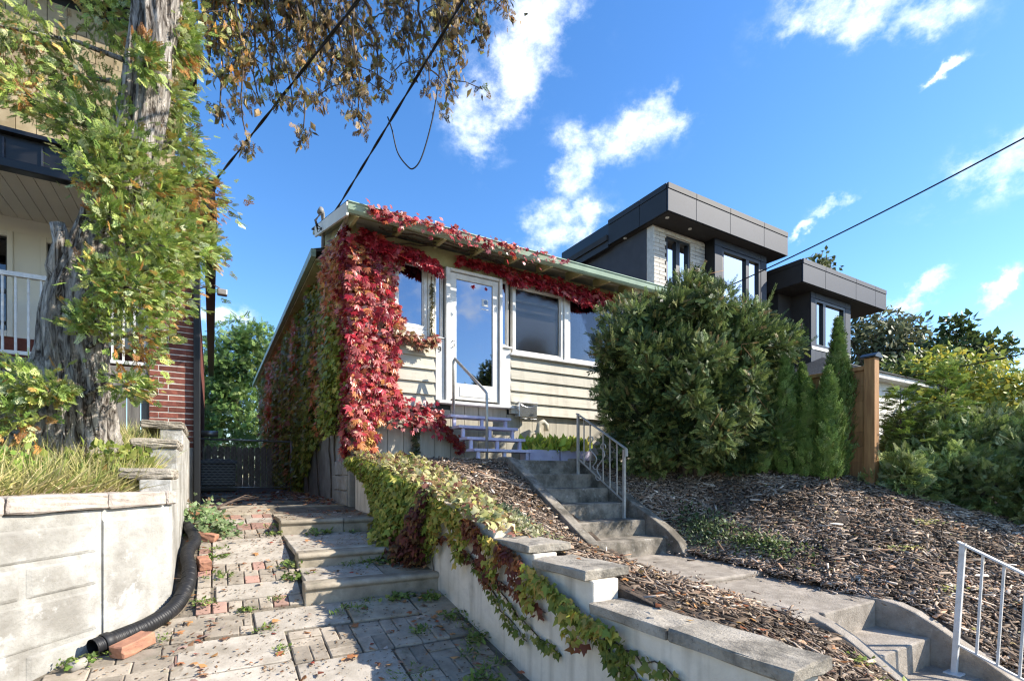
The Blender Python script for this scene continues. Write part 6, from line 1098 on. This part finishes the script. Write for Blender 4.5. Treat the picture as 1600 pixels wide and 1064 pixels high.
def build_litter():
    n = 1300; x = rng.uniform(-.3, 1.62, n); y = 2.4+rng.random(n)**1.2*9.3; edge = rng.random(n) < .45; x = np.where(edge & (y > 6), rng.uniform(1.1, 1.62, n), x); x = np.where(edge & (y < 6), rng.choice([-.12, 1.45], n)+rng.normal(0, .09, n), x); y = np.where(rng.random(n) < .25, rng.uniform(8.5, 11.9, n), y)
    z = drive_z(x, y)+.008+.01*rng.random(n); D = unit(rng.normal(0, 1, (n, 3))*[1, 1, .15]); S = rng.uniform(.018, .085, n)*np.where(y > 7, 1.2, .8); tag(inst('fallen_leaves', [T_LEAF, T_IVY, T_CREEP[0]], frames(D, rdir(n)*.35+[0, 0, 1]), np.stack([x, y, z], 1), S, pal(n, [(.34, .12, .05), (.45, .22, .10), (.30, .06, .04), (.5, .42, .36), (.22, .12, .07), (.55, .30, .12)]), 'dryleaf'), 'dry red, orange and buff leaves scattered on the driveway', 'leaves', None, 'stuff')
    n = 3600; x = rng.uniform(-.6, 1.6, n); y = rng.uniform(2.3, 7, n); tag(inst('seed_litter', T_LEAF, frames(unit(rng.normal(0, 1, (n, 3))*[1, 1, .1]), rdir(n)*.2+[0, 0, 1]), np.stack([x, y, drive_z(x, y)+.006], 1), rng.uniform(.008, .030, n), pal(n, [(.16, .10, .06), (.25, .15, .08), (.1, .07, .05)]), 'dryleaf'), 'tiny brown leaf bits sprinkled over the paving', 'litter', None, 'stuff')
    n = 500; x = rng.uniform(1.7, 3.6, n); y = rng.uniform(.8, 6, n); tag(inst('fallen_leaves', [T_LEAF, T_IVY], frames(unit(rng.normal(0, 1, (n, 3))*[1, 1, .2]), rdir(n)*.4+[0, 0, 1]), np.stack([x, y, bedL(x, y)+.045], 1), rng.uniform(.02, .06, n), pal(n, [(.40, .17, .06), (.48, .38, .26), (.3, .1, .05), (.5, .3, .1)]), 'dryleaf'), 'dry leaves on the mulch behind the low wall', 'leaves', None, 'stuff')
    n = 420; x = 4.8+rng.random(n)*2.4; y = rng.uniform(1.2, 5.2, n); tag(inst('fallen_leaves', [T_LEAF, T_IVY], frames(unit(rng.normal(0, 1, (n, 3))*[1, 1, .25]), rdir(n)*.4+[0, 0, 1]), np.stack([x, y, bedR(x, y)+.045], 1), rng.uniform(.015, .05, n), pal(n, [(.40, .22, .10), (.52, .42, .28), (.34, .14, .07), (.45, .45, .18)]), 'dryleaf'), 'few dry leaves on the mulched slope right of the stairs', 'leaves', None, 'stuff')
    W = [(.58, 4.42, .11, 'tufted green weed at the left end of the lowest driveway step'), (.86, 3.80, .12, 'spreading weed in the joint below the lowest driveway step'), (.30, 3.72, .06, 'small weed at the corner of the pale slab'), (.38, 3.42, .05, 'tiny weed between the big pale slabs'), (1.30, 3.95, .09, 'weed below the right half of the lowest step'), (1.52, 3.86, .10, 'leafy weed where the step meets the white wall'), (1.58, 3.5, .10, 'weed along the foot of the white wall'), (1.55, 3.1, .10, 'low weed at the foot of the white wall nearer the street'), (1.5, 2.75, .12, 'large weed at the bottom by the white wall'), (1.25, 3.35, .08, 'weed in the basket weave pavers'), (1.22, 4.52, .10, 'green weed against the middle step'), (1.42, 4.5, .09, 'weed right of the one against the middle step'), (.56, 4.62, .09, 'weed hiding the left end of the middle step'), (.57, 5.62, .07, 'weed at the corner where the top step begins'), (1.0, 4.5, .08, 'low weed under the nose of the middle step'), (1.05, 3.97, .06, 'weed at the centre foot of the lowest step'), (1.6, 3.3, .09, 'weed strip along the foot of the white wall'), (1.45, 2.95, .08, 'weed in the dark pavers near the white wall'), (.22, 4.06, .06, 'weed at the left corner of the mixed paver row'), (.42, 4.15, .06, 'moss tuft in the paver row below the lane slab'), (.95, 5.55, .12, 'broad leaved weed against the top step'), (1.3, 5.55, .07, 'small weed at the right of the top step'), (.05, 4.55, .08, 'weed in the brick border halfway up the lane'), (-.02, 4.2, .07, 'weed beside the drain pipe bend'), (.0, 4.95, .07, 'weed between border bricks'), (-.28, 3.78, .06, 'weed against the drain pipe'), (-.62, 3.62, .09, 'weed at the open end of the drain pipe'), (-.30, 4.02, .05, 'thin seedling in front of the left wall'), (.05, 5.2, .07, 'weed beside the upper lane slab'), (.55, 5.9, .08, 'dry weed at the left end of the top step'), (1.0, 2.85, .1, 'straggly weed beside the lowest pale slab'), (1.3, 2.6, .12, 'weed clump in the lower pavers')]
    for x, y, r, lab in W:
        z = float(drive_z(x, y)); n = int(30+500*r); e = empty('weed', (x, y, z)); tag(e, lab, 'weed', 'weeds in the driveway joints'); el = random.uniform(.4, 1.0); yaw = random.uniform(0, 3.1); a = rng.random(n)*6.283; q = rng.random(n)**.7*r*1.15; dx, dy = np.cos(a)*q, np.sin(a)*q*el; cc = rng.integers(0, 4, n); ox = rng.normal(0, r*.5, 4)[cc]; T = np.stack([x+dx*math.cos(yaw)-dy*math.sin(yaw)+ox, y+dx*math.sin(yaw)+dy*math.cos(yaw)+ox*.3, z+rng.random(n)*r*.45], 1); D = unit(np.stack([np.cos(a), np.sin(a), rng.uniform(-.1, 1.1, n)], 1)+rng.normal(0, .5, (n, 3))); inst('leaves', random.choice([[T_LONG, T_LEAF], [T_LEAF, T_IVY], [T_LONG], [T_LEAF]]), frames(D, rdir(n)*.6+[0, 0, 1]), T, rng.uniform(.18, .55, n)*r*random.uniform(.8, 1.2), pal(n, [(.12, .19, .035), (.19, .26, .06), (.28, .32, .10), (.09, .14, .03)]), 'leaf', e, 'stuff')
    for cx, cy, cz, n, lab in ((-.12, 6.35, -.52, 650, 'pale green leafy bush hiding the upper end of the drain pipe'), (.02, 5.85, -.60, 480, 'lower sprawling leafy bush over the paver edge above the drain pipe')):
        e = empty('leafy_bush', (cx, cy, cz)); tag(e, lab, 'bush'); T = np.stack([rng.normal(cx, .10, n), rng.normal(cy, .16, n), cz+np.abs(rng.normal(0, .10, n))], 1); D = unit(rng.normal(0, .8, (n, 3))+[0, -.2, .2]); inst('leaves', [T_IVY, T_LEAF], frames(D, rdir(n)*.5+[.2, -.5, .8]), T, rng.uniform(.035, .07, n), pal(n, [(.16, .24, .09), (.24, .32, .15), (.09, .15, .05), (.34, .38, .22), (.35, .15, .08)], [3, 3, 2, 1.4, .6]), 'leaf', e, 'stuff')
    b = MB()
    for i in range(6): y = 6.6+i*.1; b.tube([(-.12, y-.2, -.42), (.12+.05*i, y+.15, -.33+.02*i), (.25+.06*i, y+.5, -.28)], [.006, .005, .003], 4)
    tag(b.build('dry_twigs', 'twig', None, 0, True), 'bare dry twigs leaning out of the bush by the left wall', 'twigs')
    WR = [(5.6, 2.2, 'halfway up the slope right of the white handrail'), (6.3, 2.3, 'high on the mulched slope below the juniper hedge'), (5.2, 1.75, 'low on the slope beside the lower stairs')]
    for x, y, wh in WR:
        z = float(bedR(x, y)[0]); n = 45; e = empty('mulch_weed', (x, y, z)); tag(e, 'pale yellow green weed '+wh, 'weed', 'weeds in the mulch'); a = rng.random(n)*6.283; D = unit(np.stack([np.cos(a), np.sin(a), rng.uniform(.1, .8, n)], 1)); inst('leaves', T_LEAF, frames(D, rdir(n)*.4+[0, 0, 1]), np.stack([x+rng.normal(0, .09, n), y+rng.normal(0, .07, n), z+.03+.04*rng.random(n)], 1), rng.uniform(.02, .05, n), pal(n, [(.5, .48, .14), (.34, .4, .1), (.6, .52, .2)]), 'leaf', e, 'stuff')
    Wd = [(3.35, 1.55, 'nearest the left kerb of the lower stairs'), (3.0, 1.25, 'midway between the end coping slab and the lower stairs'), (2.35, 1.05, 'right beside the end coping slab')]
    for i, (x, y, wh) in enumerate(Wd):
        z = float(bedL(x, y)[0]); n = 40; e = empty('mulch_weed', (x, y, z)); tag(e, 'yellow green weed in the mulch '+wh, 'weed', 'weeds in the mulch by the lower stairs'); a = rng.random(n)*6.283; D = unit(np.stack([np.cos(a), np.sin(a), rng.uniform(.2, .9, n)], 1)); inst('leaves', T_LEAF, frames(D, rdir(n)*.3+[0, 0, 1]), np.stack([x+rng.normal(0, .05, n), y+rng.normal(0, .05, n), z+.02+.04*rng.random(n)], 1), rng.uniform(.02, .05, n), pal(n, [(.3, .34, .08), (.2, .27, .06), (.42, .4, .12)]), 'leaf', e, 'stuff')
build_litter()
